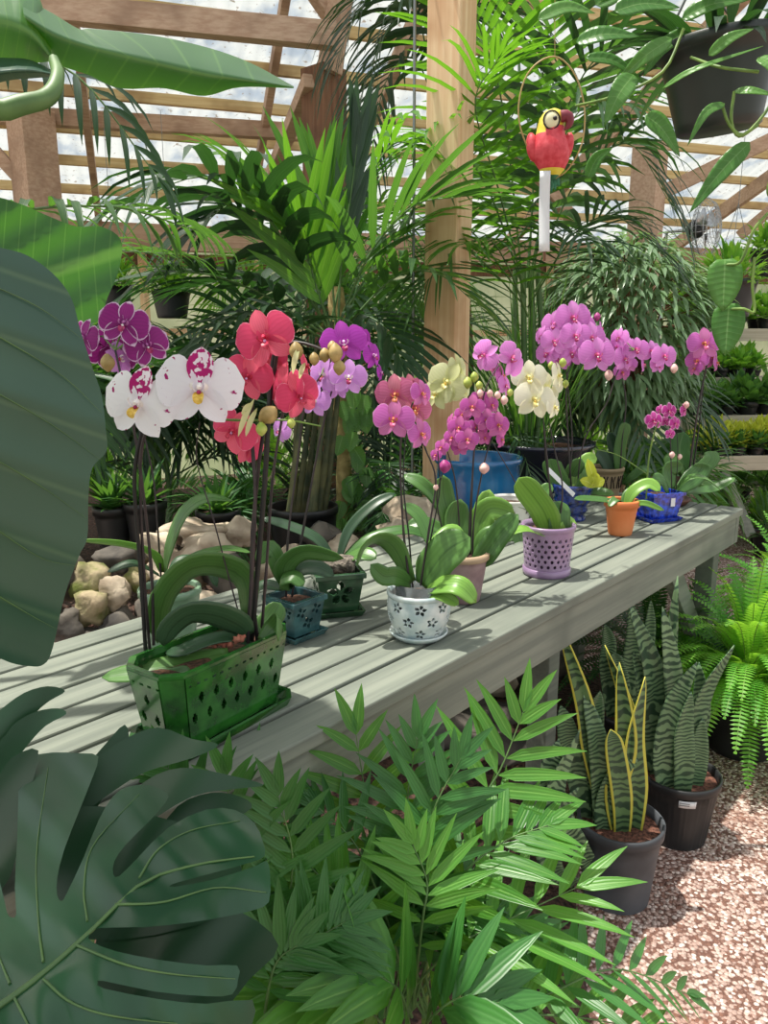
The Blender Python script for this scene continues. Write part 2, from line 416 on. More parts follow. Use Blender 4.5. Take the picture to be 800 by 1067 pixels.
# mulch strip under the bench and the planting bed behind it
def mound(poly, z0, z1, sp, amp, mat, seed):
    pts = [V((p[0], p[1])) for p in poly]; n0 = len(pts); inn = []
    xs = [p[0] for p in poly]; ys = [p[1] for p in poly]
    def inside(x, y):
        c = False; j = n0-1
        for i in range(n0):
            if (ys[i] > y) != (ys[j] > y) and x < (xs[j]-xs[i])*(y-ys[i])/(ys[j]-ys[i])+xs[i]: c = not c
            j = i
        return c
    y = min(ys)
    while y < max(ys):
        x = min(xs)
        while x < max(xs):
            if inside(x, y): inn.append(V((x+random.uniform(-.2, .2)*sp, y+random.uniform(-.2, .2)*sp)))
            x += sp
        y += sp
    r = delaunay_2d_cdt(pts+inn, [], [list(range(n0))], 1, 1e-5)
    m = MB(); vs3 = []
    for k, p in enumerate(r[0]):
        e = min((Vector2seg(p, pts[i], pts[(i+1) % n0])) for i in range(n0))
        h = z0+(z1-z0)*min(1, e/.12)+amp*noise.noise(V((p.x*3, p.y*3, seed)))*min(1, e/.1)
        vs3.append(V((p.x, p.y, h)))
    for f in r[2]: m.face([vs3[i] for i in f], smooth=True)
    return m
def Vector2seg(p, a, b):
    ab = b-a; t = max(0, min(1, (p-a).dot(ab)/ab.length_squared)); return (p-(a+ab*t)).length
random.seed(3)
underpoly = [B(-1.9, -.75), B(.0, -.62), B(.5, -.40), B(.9, -.16), B(1.25, .06), B(1.7, .12), B(2.1, .2), B(2.5, .3), B(2.5, .9), B(-1.6, 1.2)]
mm = mound([(p.x, p.y) for p in underpoly], 0.002, .035, .09, .03, None, 2)
struct('trim_1', mm, M['mulch'], label='dark mulch strip under the bench')
bed = [(-3.4, 2.45), (-.9, 2.6), (0, 2.8), (.5, 3.12), (1.15, 3.85), (1.6, 5.3), (-3.4, 5.6)]
mm = mound(bed, .02, .5, .16, .05, None, 9); struct('trim_2', mm, M['mulch'], label='raised mulch planting bed behind the bench')

ED = V((.951, .309, 0)); EM = V((-.309, .951, 0)); EO = P(0, 213, 8.0); EO.z = 0
EZ = 2.86; SL = .36
def R(a, r, dz=0): return EO+ED*a-EM*r+V((0, 0, EZ+SL*r+dz))      # a along the eave, r back towards the camera
def polymat():
    k = NT('corrugated_fibreglass'); u, v = k.uv()
    f = k.noise(3.5, 4); k2 = k.noise(25, 2)
    sp = k.step(f, .42, .68)
    c = k.mix(sp, hexc('#a3a7a5'), hexc('#7c8792'))
    c = k.mix(k.step(k2, .62, .75), c, hexc('#6d6458'))
    k.col(c); k.rough(.5)
    tl = k.n('ShaderNodeBsdfTranslucent'); k.l(c, tl.inputs[0])
    tp = k.n('ShaderNodeBsdfTransparent'); tp.inputs[0].default_value = (.9, .94, .97, 1)
    m1 = k.n('ShaderNodeMixShader'); m1.inputs[0].default_value = .8; k.l(k.b.outputs[0], m1.inputs[1]); k.l(tl.outputs[0], m1.inputs[2])
    m2 = k.n('ShaderNodeMixShader'); k.l(k.math('MULTIPLY', k.math('SUBTRACT', 1, sp), .08), m2.inputs[0]); k.l(m1.outputs[0], m2.inputs[1]); k.l(tp.outputs[0], m2.inputs[2])
    k.l(m2.outputs[0], k.out.inputs[0]); return k.m
M['poly'] = polymat()
mb = MB(); rows = []
NR = 520
for r in (-.5, 1.5, 3.2, 4.6):
    rows.append([R(-4+ (17*i/NR), r, .06+.012*sin(i*2*pi/4)) for i in range(NR+1)])
mb.grid(rows); struct('ceiling', mb, M['poly'], label='corrugated translucent roofing sheets')
n_ = [2]
def trim(mb, mat, label, bevel=.004):
    n_[0] += 1; return struct('trim_%d' % n_[0], mb, mat, label=label, bevel=bevel)
mb = MB()
r = .25
while r < 4.6:
    mb.beam(R(-4, r, 0), R(13, r, 0), .05, .085); r += .46
trim(mb, M['purlin'], 'pale roof purlins')
mb = MB()
for a in (-1.5, .9, 3.25, 5.6, 7.95, 10.3, 12.5):
    mb.beam(R(a, -.3, -.12), R(a, 4.6, -.12), .06, .16)
trim(mb, M['beam'], 'sloping roof rafters')
# eave beam with the darker board under it
mb = MB(); mb.beam(R(-4, 0, -.30), R(13, 0, -.30), .1, .26); trim(mb, M['beam'], 'long pale eave beam')
mb = MB(); mb.beam(R(-4, -.06, -.50), R(13, -.06, -.50), .05, .14); trim(mb, M['dkbeam'], 'dark board under the eave beam')
# tie beams nearer the camera
mb = MB(); mb.beam(P(-120, -8, 5.0), P(350, 38, 5.2), .1, .14); trim(mb, M['beam'], 'tie beam across the upper left')
mb = MB(); mb.beam(P(-60, 116, 6.8), P(330, 139, 7.2), .1, .13); trim(mb, M['beam'], 'second tie beam on the left')
def vpost(x, y0, y1, Y, wpx, mat, label, z0=0):
    p = P(x, y0, Y); q = P(x, y1, Y); mb = MB(); wd = px(wpx, p)
    mb.beam(V((p.x, Y, z0)), V((p.x, Y, p.z)), wd, wd); return trim(mb, mat, label)
vpost(31, 116, 230, 6.8, 36, M['beam'], 'square post on the left')
vpost(337, 72, 230, 5.6, 34, M['dkbeam'], 'dark upright post left of the main post')
vpost(678, 150, 260, 7.0, 28, M['beam'], 'post on the right behind the fig')
mb = MB()
mb.beam(P(356, -12, 5.5), P(343, 76, 5.5), .12, .12); mb.beam(P(323, 84, 5.5), P(262, 232, 7.6), .09, .09)
mb.beam(P(352, 30, 5.6), P(312, -30, 5.4), .08, .08)
mb.beam(P(-20, 142, 6.8), P(24, 190, 6.8), .08, .1); mb.beam(P(300, -20, 5.9), P(268, 180, 7.7), .06, .1)
trim(mb, M['beam'], 'diagonal roof braces on the left')
mb = MB(); mb.beam(P(660, 215, 7.4), P(840, 128, 7.2), .08, .12); mb.beam(P(770, 246, 8.8), P(850, 180, 8.4), .08, .1)
mb.beam(P(600, 232, 7.4), P(530, 150, 7.0), .08, .1)
trim(mb, M['beam'], 'diagonal roof braces on the right')
def wallmat():
    k = NT('pale_wall_sheet'); f = k.noise(1.3, 3); c = k.mix(k.step(f, .3, .7), hexc('#bcc4a2'), hexc('#93a37c'))
    k.col(c); k.rough(.6); k.trans(.75, c); return k.m
M['wall'] = wallmat()
mb = MB(); NR = 400
rows = [[EO+ED*(-4+17*i/NR)+EM*(.12+.01*sin(i*pi/2))+V((0, 0, z)) for i in range(NR+1)] for z in (0, 1.3, 2.45)]
mb.grid(rows); struct('wall_back', mb, M['wall'], label='pale translucent back wall')
mb = MB()
for a in [x*1.2-3.5 for x in range(14)]:
    q = EO+ED*a; mb.beam(q, q+V((0, 0, 2.4)), .07, .07)
for z in (.8, 1.6): mb.beam(EO+ED*-4+V((0, 0, z)), EO+ED*13+V((0, 0, z)), .05, .07)
trim(mb, M['post'], 'wooden studs and rails of the back wall')

# the big pine post by the bench
t = thing('wooden_post', 'tall raw pine post rising through the palms behind the bench', 'post', (P(462, 545, 3.2).x, 3.2, 0))
mb = MB(); c = t.location
mb.beam(V((c.x, c.y, 0)), V((c.x, c.y, 3.4)), .138, .138, up=V((cos(1.02), sin(1.02), 0)))
obj('post_shaft', mb, M['post'], t, bevel=.004)
mb = MB(); mb.tube([V((c.x-.14, c.y+.02, 3.2)), V((c.x-.135, c.y, .5))], .006); obj('conduit', mb, M['wire'], t)

# ---------------------------------------------------------------- bench
t = thing('display_bench', 'long weathered grey green slatted wooden bench carrying the potted orchids', 'bench', BO)
S0, S1, BW = -1.75, 2.462, .71
mb = MB(); ws = [0, .092, .169, .245, .322, .40, .478, .555, .635, .712]
for i in range(9):
    a, b_ = ws[i]+(.0 if i == 0 else .005), ws[i+1]-.005
    c = B((S0+S1)/2, (a+b_)/2, ZB-.014+.0008*math.sin(i*2.3)); mb.box(c, (S1-S0+.004*math.sin(i*3), b_-a, .028), rz=BANG)
obj('tabletop', mb, M['bench'], t, bevel=.004)
mb = MB(); mb.box(B((S0+S1)/2-.02, .03, ZB-.028-.055), (S1-S0-.04, .038, .11), rz=BANG); obj('front_board', mb, M['bench'], t, bevel=.004)
mb = MB(); mb.box(B((S0+S1)/2-.02, .68, ZB-.028-.055), (S1-S0-.04, .038, .11), rz=BANG); obj('back_board', mb, M['bench'], t, bevel=.004)
mb = MB(); mb.box(B(S1-.02, BW/2, ZB-.028-.055), (.038, BW-.02, .108), rz=BANG); obj('end_board', mb, M['bench'], t, bevel=.004)
for s_ in (-1.6, -.3, 1.30, 2.36):
    for w_ in ((.20 if s_ == 1.30 else .085), .62):
        mb = MB(); mb.box(B(s_, w_, (ZB-.03)/2), (.066, .066, ZB-.03), rz=BANG); obj('leg', mb, M['bench'], t, bevel=.004)
    mb = MB(); mb.box(B(s_, .355, .72), (.04, .45, .09), rz=BANG); obj('crossbar', mb, M['bench'], t, bevel=.003)
for s_, e_ in ((2.3, 1.95),):
    mb = MB(); mb.beam(B(s_, .09, .38), B(e_, .09, .75), .035, .08); obj('brace', mb, M['bench'], t, bevel=.003)

# ---------------------------------------------------------------- rocks of the bed edge
random.seed(11)
rk = []
RL = ['mossy yellow green rock beside the edge of the big leaf, above the other mossy one', 'pale tan rock directly right of the mossy rocks at far left', 'taller mossy rock low at far left just above the bench back', 'dark grey stone wedged low against the bench back at far left', 'dark stone half hidden under the tip of the big leaf', 'long dark slab lying on top of the mossy rocks at far left', 'pale rock behind the wine orchid stems at the left', 'large dark rock mostly hidden behind the big leaf', 'small mossy rock between the pale rock and the celadon pot', 'long pale limestone behind the arching strap leaf', 'rounded pale limestone below the small black pot, right of the strap leaf', 'pale rock touching the left side of the kentia pot', 'pale rock low behind the celadon pot', 'dark rock low behind the coral orchid stems', 'flat dark stone under the mossy rocks at the bench back', 'dark stone beside the celadon pot on its left', 'pale stone just right of the celadon pot behind the planter', 'big dark stone at the left frame side under the leaf', 'large pale boulder at the foot of the pine post', 'pale stone left of the boulder at the post foot', 'pale stone right of the boulder under the blue pot', 'dark stone behind the white openwork pot leaves', 'pale stone behind the green square pot', 'pale stone in front of the kentia pot behind the teal pot', 'dark stone at the right side of the kentia pot base']
for (x, y, Y, wpx, hpx, m) in [(90, 605, 2.5, 34, 32, 'rockmoss'), (118, 620, 2.5, 34, 34, 'rock'), (97, 632, 2.45, 34, 40, 'rockmoss'), (125, 650, 2.45, 38, 24, 'rockdk'),
    (70, 655, 2.4, 34, 34, 'rockdk'), (128, 580, 2.65, 50, 22, 'rockdk'), (160, 572, 2.7, 44, 30, 'rock'), (60, 600, 2.5, 40, 44, 'rockdk'), (145, 600, 2.6, 30, 24, 'rockmoss'),
    (205, 556, 2.8, 60, 24, 'rock'), (218, 572, 2.65, 46, 30, 'rock'), (250, 556, 2.8, 34, 28, 'rock'), (185, 600, 2.6, 44, 40, 'rock'), (240, 600, 2.6, 44, 36, 'rockdk'),
    (105, 668, 2.4, 44, 24, 'rockdk'), (162, 640, 2.5, 40, 40, 'rockdk'), (210, 640, 2.5, 40, 40, 'rock'), (30, 620, 2.4, 50, 60, 'rockdk'),
    (436, 541, 2.98, 58, 34, 'rock'), (415, 556, 2.9, 44, 30, 'rock'), (470, 560, 2.95, 40, 26, 'rock'), (395, 575, 2.85, 44, 34, 'rockdk'), (360, 580, 2.8, 50, 40, 'rock'), (300, 595, 2.7, 50, 40, 'rock'), (335, 560, 2.85, 40, 26, 'rockdk')]:
    p = P(x, y, Y); mb = MB(); r_ = px(wpx, p)/2*1.12
    mb.ball(p, r_, 14, 10, sc=(1, .85, hpx/wpx), bump=.75, seed=len(rk)+.37)
    o = obj('rock', mb, M[m]); tag(o, RL[len(rk)], 'rock', 'stones edging the planting bed'); rk.append(o)
# filler stones stacked from the ground, none through another
spots = [(V(o.data.vertices[0].co), 0) for o in rk]
cents = []
for o in rk:
    n = len(o.data.vertices); c = sum((v.co for v in o.data.vertices), V())/n; cents.append((c, max((v.co-c).length for v in o.data.vertices)))
for i in range(220):
    tt = random.random()*.999; k_ = min(int(tt*4), 3); a, b_ = bed[k_], bed[k_+1]; f = tt*4-k_
    r_ = random.uniform(.06, .1); q = V((lerp(a[0], b_[0], f)+random.uniform(-.05, .05), lerp(a[1], b_[1], f)-.05+random.uniform(-.07, .03), random.choice([.07, .2, .33, .45])))
    if any((q-c).length < (r_+R_)*.82 for c, R_ in cents): continue
    cents.append((q, r_))
    mb = MB(); mb.ball(q, r_, 10, 7, sc=(1.1, .9, .8), bump=.6, seed=i+q.z*9)
    o = obj('rock', mb, M[random.choice(['rock', 'rockdk', 'rockdk'])]); tag(o, 'rough stone stacked in the low retaining wall behind the bench', 'rock', 'stacked retaining wall stones')
# flat rocks on the mulch under the bench edge
for i, (x, y, z, r_, m, lb) in enumerate([(470, 762, .05, .16, 'rockdk', 'dark flat stone lying on mulch under the bench front'), (390, 765, .05, .14, 'rock', 'brown stone lying under the bench above the parlor palm'), (545, 700, .03, .13, 'rock', 'reddish stone on the mulch near the snake plants'), (520, 780, .05, .12, 'rockdk', 'dark stone tucked behind the parlor palm fronds'), (505, 745, .04, .15, 'rockdk', 'wide dark stone in shade under the bench leg')]):
    p = G(x, y, z); mb = MB(); mb.ball(p, r_, 12, 8, sc=(1.2, .8, .35), bump=.7, seed=i+50); tag(obj('rock', mb, M[m]), lb, 'rock')

# ---------------------------------------------------------------- pots
def prof_pot(rb, rt, h, th=.006, rim=0.0, rimh=.015, foot=0, bulge=0):
    n = 8; out = [(0, 0.0), (rb*.96, 0.0), (rb, .003)]
    for i in range(1, n):
        t_ = i/n; z = t_*(h-rimh); out.append((lerp(rb, rt, t_)+bulge*sin(pi*t_), z))
    out += [(rt, h-rimh), (rt+rim, h-rimh+.001), (rt+rim, h-.002), (rt+rim-.002, h), (rt-th+.001, h), (rt-th, h-.003), (rt-th, h-rimh)]
    for i in range(4, -1, -1): out.append((lerp(rb, rt, i/5)+bulge*sin(pi*i/5)-th, max(th, i/5*(h-rimh))))
    out.append((0, th)); return out
def soil(t, c, r, z, mat, n=24):
    mb = MB(); rows = []
    for i, q in enumerate((0.01, .35, .7, 1.0)):
        rows.append([V((c[0]+r*q*cos(2*pi*k/n), c[1]+r*q*sin(2*pi*k/n), z+.006*noise.noise(V((q*4*cos(k), q*4*sin(k), z))))) for k in range(n)])
    mb.grid(rows, closed=True); mb.face(rows[0]); return obj('potting_mix', mb, mat, t)
def saucer(t, c, r, mat, z=ZB, h=.014):
    mb = MB(); mb.lathe([(0, 0), (r*.8, 0), (r, h*.8), (r, h), (r-.004, h), (r*.8, .004), (0, .004)], (c[0], c[1], z), 32)
    return obj('saucer', mb, mat, t)
def holed_wall(t, name, c, rb, rt, h, mat, hole, n=180, m=52, th=.005, bulge=0, z0=ZB, thick=.005):
    """round wall with real openings: hole(angle*radius, z) -> bool"""
    rows = []
    for i in range(m+1):
        z = h*i/m; r = lerp(rb, rt, i/m)+bulge*sin(pi*i/m)
        rows.append([V((c[0]+r*cos(2*pi*k/n), c[1]+r*sin(2*pi*k/n), z0+z)) for k in range(n)])
    mb = MB()
    mb.grid(rows, closed=True, skip=lambda i, k: hole((k+.5)/n, (i+.5)/m*h))
    mb.face(rows[0][::-1])
    return obj(name, mb, mat, t, solid=thick, off=-1)
def petalflower_hole(x, z, cx, cz, R_, npet=5, rot=0):
    dx, dz = x-cx, z-cz; r = sqrt(dx*dx+dz*dz)
    if r > R_ or r < R_*.22: return False
    a = (atan2(dz, dx)+rot) % (2*pi/npet) - pi/npet
    return abs(a*r) < R_*.30*sin(pi*(r-R_*.2)/(R_*.85))
# flat-sided wall with openings
def panel_rows(a, b_, c_, d_, nu, nv):
    return [[(V(a).lerp(V(b_), j/nu)).lerp(V(d_).lerp(V(c_), j/nu), i/nv) for j in range(nu+1)] for i in range(nv+1)]

ORCH = {}
def pot_thing(key, label, s, w_, group=None):
    p = B(s, w_, ZB); t = thing('potted_orchid', label, 'orchid', p); ORCH[key] = t; return t, p
# 1 long green planter
t, p = pot_thing('planter', 'long green glazed openwork planter holding white, coral and purple orchids', .072, .160)
PR = BANG+.10
def PL(u, v_, z): return p+Matrix.Rotation(PR, 3, 'Z') @ V((u, v_, z-0))
def planter_ring(hl, hw, ch, z): return [PL(x, y, z) for x, y in ((-hl+ch, -hw), (hl-ch, -hw), (hl, -hw+ch), (hl, hw-ch), (hl-ch, hw), (-hl+ch, hw), (-hl, hw-ch), (-hl, -hw+ch))]
bot = planter_ring(.118, .048, .022, .010); top = planter_ring(.138, .062, .026, .135)
mb = MB()
def almond(rows_, nu, nv, L_, H_):
    def f(i, j):
        x = (j+.5)/nu*L_; z = (i+.5)/nv*H_
        for k_, zc in enumerate((.048, .08)):
            sp_ = .0305; off = sp_*.5*k_
            xc = round((x-off-.012)/sp_)*sp_+off+.012
            if xc < .012 or xc > L_-.01: continue
            dx, dz = abs(x-xc), abs(z-zc)
            if dz < .0105 and dx < .0052*(1-(dz/.0105)**1.6): return True
        xc = round(x/.0305)*.0305; dx, dz = abs(x-xc), abs(z-.106)
        if .004 < dx < .0105 and dz < .0022: return True
        return False
    return f
for i in range(8):
    a, b_ = bot[i], bot[(i+1) % 8]; c_, d_ = top[(i+1) % 8], top[i]
    L_ = (b_-a).length; 
    if L_ > .05:
        nu, nv = int(L_/.0022), 60; mb.grid(panel_rows(a, b_, c_, d_, nu, nv), skip=almond(None, nu, nv, L_*1.08, .122), smooth=False)
    else: mb.grid(panel_rows(a, b_, c_, d_, 4, 20), smooth=False)
mb.face(bot[::-1])
bm_ = obj('pot', mb, M['greenglaze'], t, solid=.006, off=0)
mb = MB(); rr = [[q for q in planter_ring(.138+o_, .062+o_, .026, z)] for o_, z in ((0, .133), (.002, .135), (.002, .140), (-.006, .141), (-.008, .130))]
mb.grid(rr, closed=True, smooth=False); obj('pot_rim', mb, M['greenglaze'], t)
mb = MB(); rr = [[q for q in planter_ring(.124+o_, .054+o_, .024, z)] for o_, z in ((-.03, .0), (0.01, 0), (.016, .016), (.010, .016), (.0, .005), (-.05, .005))]
mb.grid(rr, closed=True, smooth=False); mb.face(rr[5]); obj('saucer', mb, M['greenglaze'], t)
mb = MB(); rr = planter_ring(.128, .052, .022, .112); mb.grid([rr, [q.lerp(PL(0, 0, .115), .5) for q in rr], [PL(0, 0, .12)]*8], closed=True); obj('potting_mix', mb, M['bark'], t)

# square pots
def square_pot(t, p, hb, ht, h, mat, holefn, rot=0, th=.006, sauc=True, sy=1.0):
    R_ = Matrix.Rotation(BANG+rot, 3, 'Z')
    def Q(x, y, z): return p+R_ @ V((x, y*sy, z))
    mb = MB(); bo = [Q(x*hb, y*hb, .012) for x, y in ((-1, -1), (1, -1), (1, 1), (-1, 1))]; to = [Q(x*ht, y*ht, h) for x, y in ((-1, -1), (1, -1), (1, 1), (-1, 1))]
    n_u = 44
    for i in range(4):
        mb.grid(panel_rows(bo[i], bo[(i+1) % 4], to[(i+1) % 4], to[i], n_u, n_u), smooth=False, skip=(lambda a, b: holefn((b+.5)/n_u*2-1, (a+.5)/n_u)) if holefn else None)
    mb.face(bo[::-1]); obj('pot', mb, mat, t, solid=th, off=-1)
    mb = MB(); rr = [[Q(x*(ht+o_), y*(ht+o_), z) for x, y in ((-1, -1), (1, -1), (1, 1), (-1, 1))] for o_, z in ((0, h-.012), (.004, h-.011), (.004, h+.001), (-.007, h+.002), (-.008, h-.012))]
    mb.grid(rr, closed=True, smooth=False); obj('pot_rim', mb, mat, t, bevel=.0015)
    if sauc:
        mb = MB(); rr = [[Q(x*(hb+o_), y*(hb+o_), z) for x, y in ((-1, -1), (1, -1), (1, 1), (-1, 1))] for o_, z in ((-.02, 0), (.008, 0), (.016, .014), (.011, .014), (.004, .004), (-.03, .004))]
        mb.grid(rr, closed=True, smooth=False); mb.face(rr[5]); obj('saucer', mb, mat, t)
def fl_hole(x, z): return petalflower_hole(x, z*2-1, 0, 0, .66, 5, .3)
def cut(x, z):
    return petalflower_hole(x, z*2-1, -.5, .35, .34, 4, .4) or petalflower_hole(x, z*2-1, .5, .35, .34, 4, .4) or petalflower_hole(x, z*2-1, 0, -.35, .4, 4, .4)
t, p = pot_thing('teal', 'small teal square pot with broad orchid leaves behind the green planter', .43, .345); square_pot(t, p, .036, .047, .092, M['tealglaze'], cut)
soil(t, p, .04, ZB+.08, M['bark'])
t, p = pot_thing('square', 'dark green square pot with cut out flower design topped with coir', .60, .385); square_pot(t, p, .042, .056, .105, M['dkgreenglaze'], fl_hole, rot=-.75+.16)
soil(t, p, .045, ZB+.095, M['bark'])
mb = MB(); M_ = Matrix.Rotation(.0, 3, 'Z')
rows = []
for i in range(13):
    x = -.045+.09*i/12; r_ = .024*(1-abs(i/6-1)**6*.3)
    rows.append([p+V((x, r_*cos(2*pi*k/14)*1.2, .115+r_*sin(2*pi*k/14)))+V((0, 0, .003*noise.noise(V((i*.9, k*.9, 0))))) for k in range(14)])
mb.grid(rows, closed=True); mb.face(rows[0][::-1]); mb.face(rows[-1]); obj('coir_plug', mb, M['sphag'], t, label='grey coir root ball')
# white openwork pot
t, p = pot_thing('white', 'pale blue white openwork pot on saucer with pink orchid, front centre of bench', .60, .135)
def wh(u, z):
    L_ = u*2*pi*.062
    for k_ in range(8):
        for cz, off in ((.074, 0), (.045, .5), (.017, 0)):
            cx = (k_+off)*2*pi*.062/8
            if petalflower_hole(L_, z, cx, cz, .0125, 5, .5): return True
    return False
holed_wall(t, 'pot', p, .050, .066, .095, M['paleglaze'], wh, n=220, m=60, bulge=.010, z0=ZB+.008)
mb = MB(); mb.lathe([(.063, .094), (.068, .096), (.071, .102), (.070, .108), (.064, .108), (.060, .1), (.060, .09)], (p.x, p.y, ZB), 40); obj('pot_rim', mb, M['paleglaze'], t)
saucer(t, p, .064, M['paleglaze'], h=.016); soil(t, p, .058, ZB+.09, M['bark'])
mb = MB(); mb.lathe([(.048, .02), (.052, .125), (.051, .125), (.047, .02)], (p.x, p.y, ZB), 32)
kk = NT('clear_plastic'); kk.col(hexc('#c8d2d4')); kk.rough(.15); kk.b.inputs['Transmission Weight'].default_value = .85; kk.b.inputs['IOR'].default_value = 1.2; M['clear'] = kk.m
obj('inner_pot', mb, M['clear'], t, label='clear plastic inner pot')
# mauve plain pot
t, p = pot_thing('mauve', 'plain mauve brown clay pot with small magenta orchids', .865, .205)
mb = MB(); mb.lathe(prof_pot(.044, .060, .122, rim=.003, rimh=.012), p, 36); obj('pot', mb, M['mauve'], t)
mb = MB(); mb.lathe([(.0635, .108), (.066, .111), (.066, .123), (.055, .124), (.055, .112)], p, 36); obj('pot_rim', mb, M['tanrim'], t, label='tan rim'); soil(t, p, .056, ZB+.108, M['bark'])
# lavender pot
t, p = pot_thing('lavender', 'lavender pot with rows of round holes and cream orchid', 1.20, .155)
def lv(u, z):
    L_ = u*2*pi*.068; sx = 2*pi*.068/22
    for r_ in range(6):
        zc = .034+r_*.0145; off = sx/2*(r_ % 2); xc = round((L_-off)/sx)*sx+off
        if (L_-xc)**2+(z-zc)**2 < .0046**2: return True
    return False
holed_wall(t, 'pot', p, .060, .071, .135, M['lav'], lv, n=240, m=74)
mb = MB(); mb.lathe([(.070, .128), (.074, .13), (.0745, .14), (.073, .1425), (.066, .1425), (.064, .13)], p, 40); obj('pot_rim', mb, M['lav'], t)
mb = MB(); mb.lathe([(0, 0), (.062, 0), (.066, .006), (.066, .02), (.062, .022), (.0, .008)], p, 40); obj('saucer', mb, M['lav'], t); soil(t, p, .064, ZB+.122, M['bark'])
# white holed pot behind
t, p = pot_thing('whiteback', 'white round pot with scattered holes half hidden behind the lavender pot', 1.50, .46)
def wb(u, z):
    L_ = u*2*pi*.07; return any((L_-(i+.5*(j % 2))*.055)**2+(z-(.03+.03*j))**2 < .006**2 for i in range(9) for j in range(3))
holed_wall(t, 'pot', p, .052, .072, .12, M['white'], wb, n=160, m=44)
mb = MB(); mb.lathe([(.071, .118), (.075, .12), (.075, .128), (.068, .128), (.066, .12)], p, 32); obj('pot_rim', mb, M['white'], t); soil(t, p, .066, ZB+.108, M['bark'])
# navy round banded pot
t, p = pot_thing('navy', 'navy blue ribbed round pot with pink orchid and white label stick', 1.86, .42)
prof = [(0, 0), (.052, 0), (.05, .008), (.044, .018), (.05, .028), (.058, .038), (.052, .05), (.058, .06), (.068, .075), (.062, .088), (.068, .1), (.073, .118), (.076, .132), (.070, .132), (.064, .11), (.05, .06), (0, .05)]
mb = MB(); mb.lathe(prof, p, 32); obj('pot', mb, M['navy'], t); soil(t, p, .066, ZB+.12, M['paleglaze'] if 0 else M['sphag'])
# terracotta plastic pot
t, p = pot_thing('orange', 'orange terracotta coloured pot with a small leafy orchid near bench end', 1.76, .19)
mb = MB(); mb.lathe(prof_pot(.038, .052, .118, rim=.006, rimh=.022), p, 32); obj('pot', mb, M['terra'], t); soil(t, p, .048, ZB+.104, M['bark'])
# cobalt square pot with saucer
t, p = pot_thing('cobalt', 'bright cobalt blue square pot on matching saucer with tiny magenta orchids', 2.06, .19); square_pot(t, p, .052, .067, .105, M['cobalt'], None, rot=-.5)
soil(t, p, .058, ZB+.09, M['bark'])
mb = MB(); q_ = p+Matrix.Rotation(BANG-.5, 3, 'Z') @ V((.02, -.0635, .072)); mb.box(q_, (.018, .002, .03), rz=BANG-.5); obj('price_sticker', mb, M['tagw'], t)
# carved tan pot
t, p = pot_thing('carved', 'tan pot with dark carved marks behind the orange pot', 2.30, .50)
mb = MB(); mb.lathe(prof_pot(.055, .072, .13, rim=.003), p, 32); obj('pot', mb, M['tanpot'], t); soil(t, p, .066, ZB+.118, M['bark'])
mb = MB()
for k_ in range(14):
    a = k_*2*pi/14; 
    def C_(da, z): r_ = lerp(.055, .072, z/.13)+.0015; return p+V((r_*cos(a+da), r_*sin(a+da), z))
    mb.tube([C_(-.12, .05), C_(-.12, .1)], .003, 4); mb.tube([C_(-.12, .1), C_(.0, .075), C_(.1, .1)], .003, 4); mb.tube([C_(.1, .05), C_(.02, .075)], .003, 4)
obj('carved_marks', mb, M['carve'], t)
# brown bowl pot at the end
t, p = pot_thing('brown', 'brown clay bowl and saucer at bench end with lilac orchid on tall stem', 2.36, .25)
mb = MB(); mb.lathe([(0, .0), (.06, 0), (.078, .02), (.08, .026), (.06, .02), (.05, .025), (.062, .05), (.078, .085), (.082, .1), (.076, .1), (.06, .06), (0, .05)], p, 32); obj('pot', mb, M['brown'], t); soil(t, p, .072, ZB+.088, M['bark'])
# pale green pot behind the planter with bright strap leaves
t, p = pot_thing('palegreen', 'pale green pot behind the green planter with arching strap leaves', .22, .50)
mb = MB(); mb.lathe(prof_pot(.045, .062, .13, rim=.003), p, 32); obj('pot', mb, plain('celadon_glaze', '#6f8f74', .3, '#86a486', 12, coat=.4), t); soil(t, p, .056, ZB+.118, M['bark'])
# ---------------------------------------------------------------- orchid flowers
FL = {}
def tepal(mb, ang, L, W, prof, yoff, back, mi, cupd=0.0, tw=0.0, nseg=8, cross=4):
    d = V((cos(ang), 0, sin(ang))); cen = []
    for i in range(nseg+1):
        v_ = i/nseg; cen.append(d*(L*v_)+V((0, yoff+back*v_*v_-.03*sin(pi*v_), 0)))
    mb.strip(cen, W, prof, V((0, -1, 0)), cross=cross, mi=mi, cup=cupd, roll=tw, wav=.02, wf=1.2)
def lipmesh(s=1.0):
    mb = MB()
    # column, two side lobes, mid lobe
    mb.tube([V((0, .0, .0)), V((0, -.06, .02)), V((0, -.11, -.01))], [.025, .032, .022], 8)
    for sx in (-1, 1):
        cen = [V((sx*.01, -.03, -.04)), V((sx*.05, -.07, -.03)), V((sx*.075, -.11, .01)), V((sx*.06, -.13, .05))]
        mb.strip(spline(cen, 5), .07, p_ellip, V((sx*.7, -.5, -.3)), cross=2, cup=.5, mi=0)
    cen = spline([V((0, -.03, -.05)), V((0, -.10, -.09)), V((0, -.14, -.14)), V((0, -.11, -.19))], 7)
    mb.strip(cen, .11, lambda v: .5+.6*sin(pi*v) if v < 1 else .15, V((0, -1, .4)), cross=2, cup=.3, mi=1)
    mb.ball((0, -.075, -.055), .026, 8, 6, mi=2)
    return mb
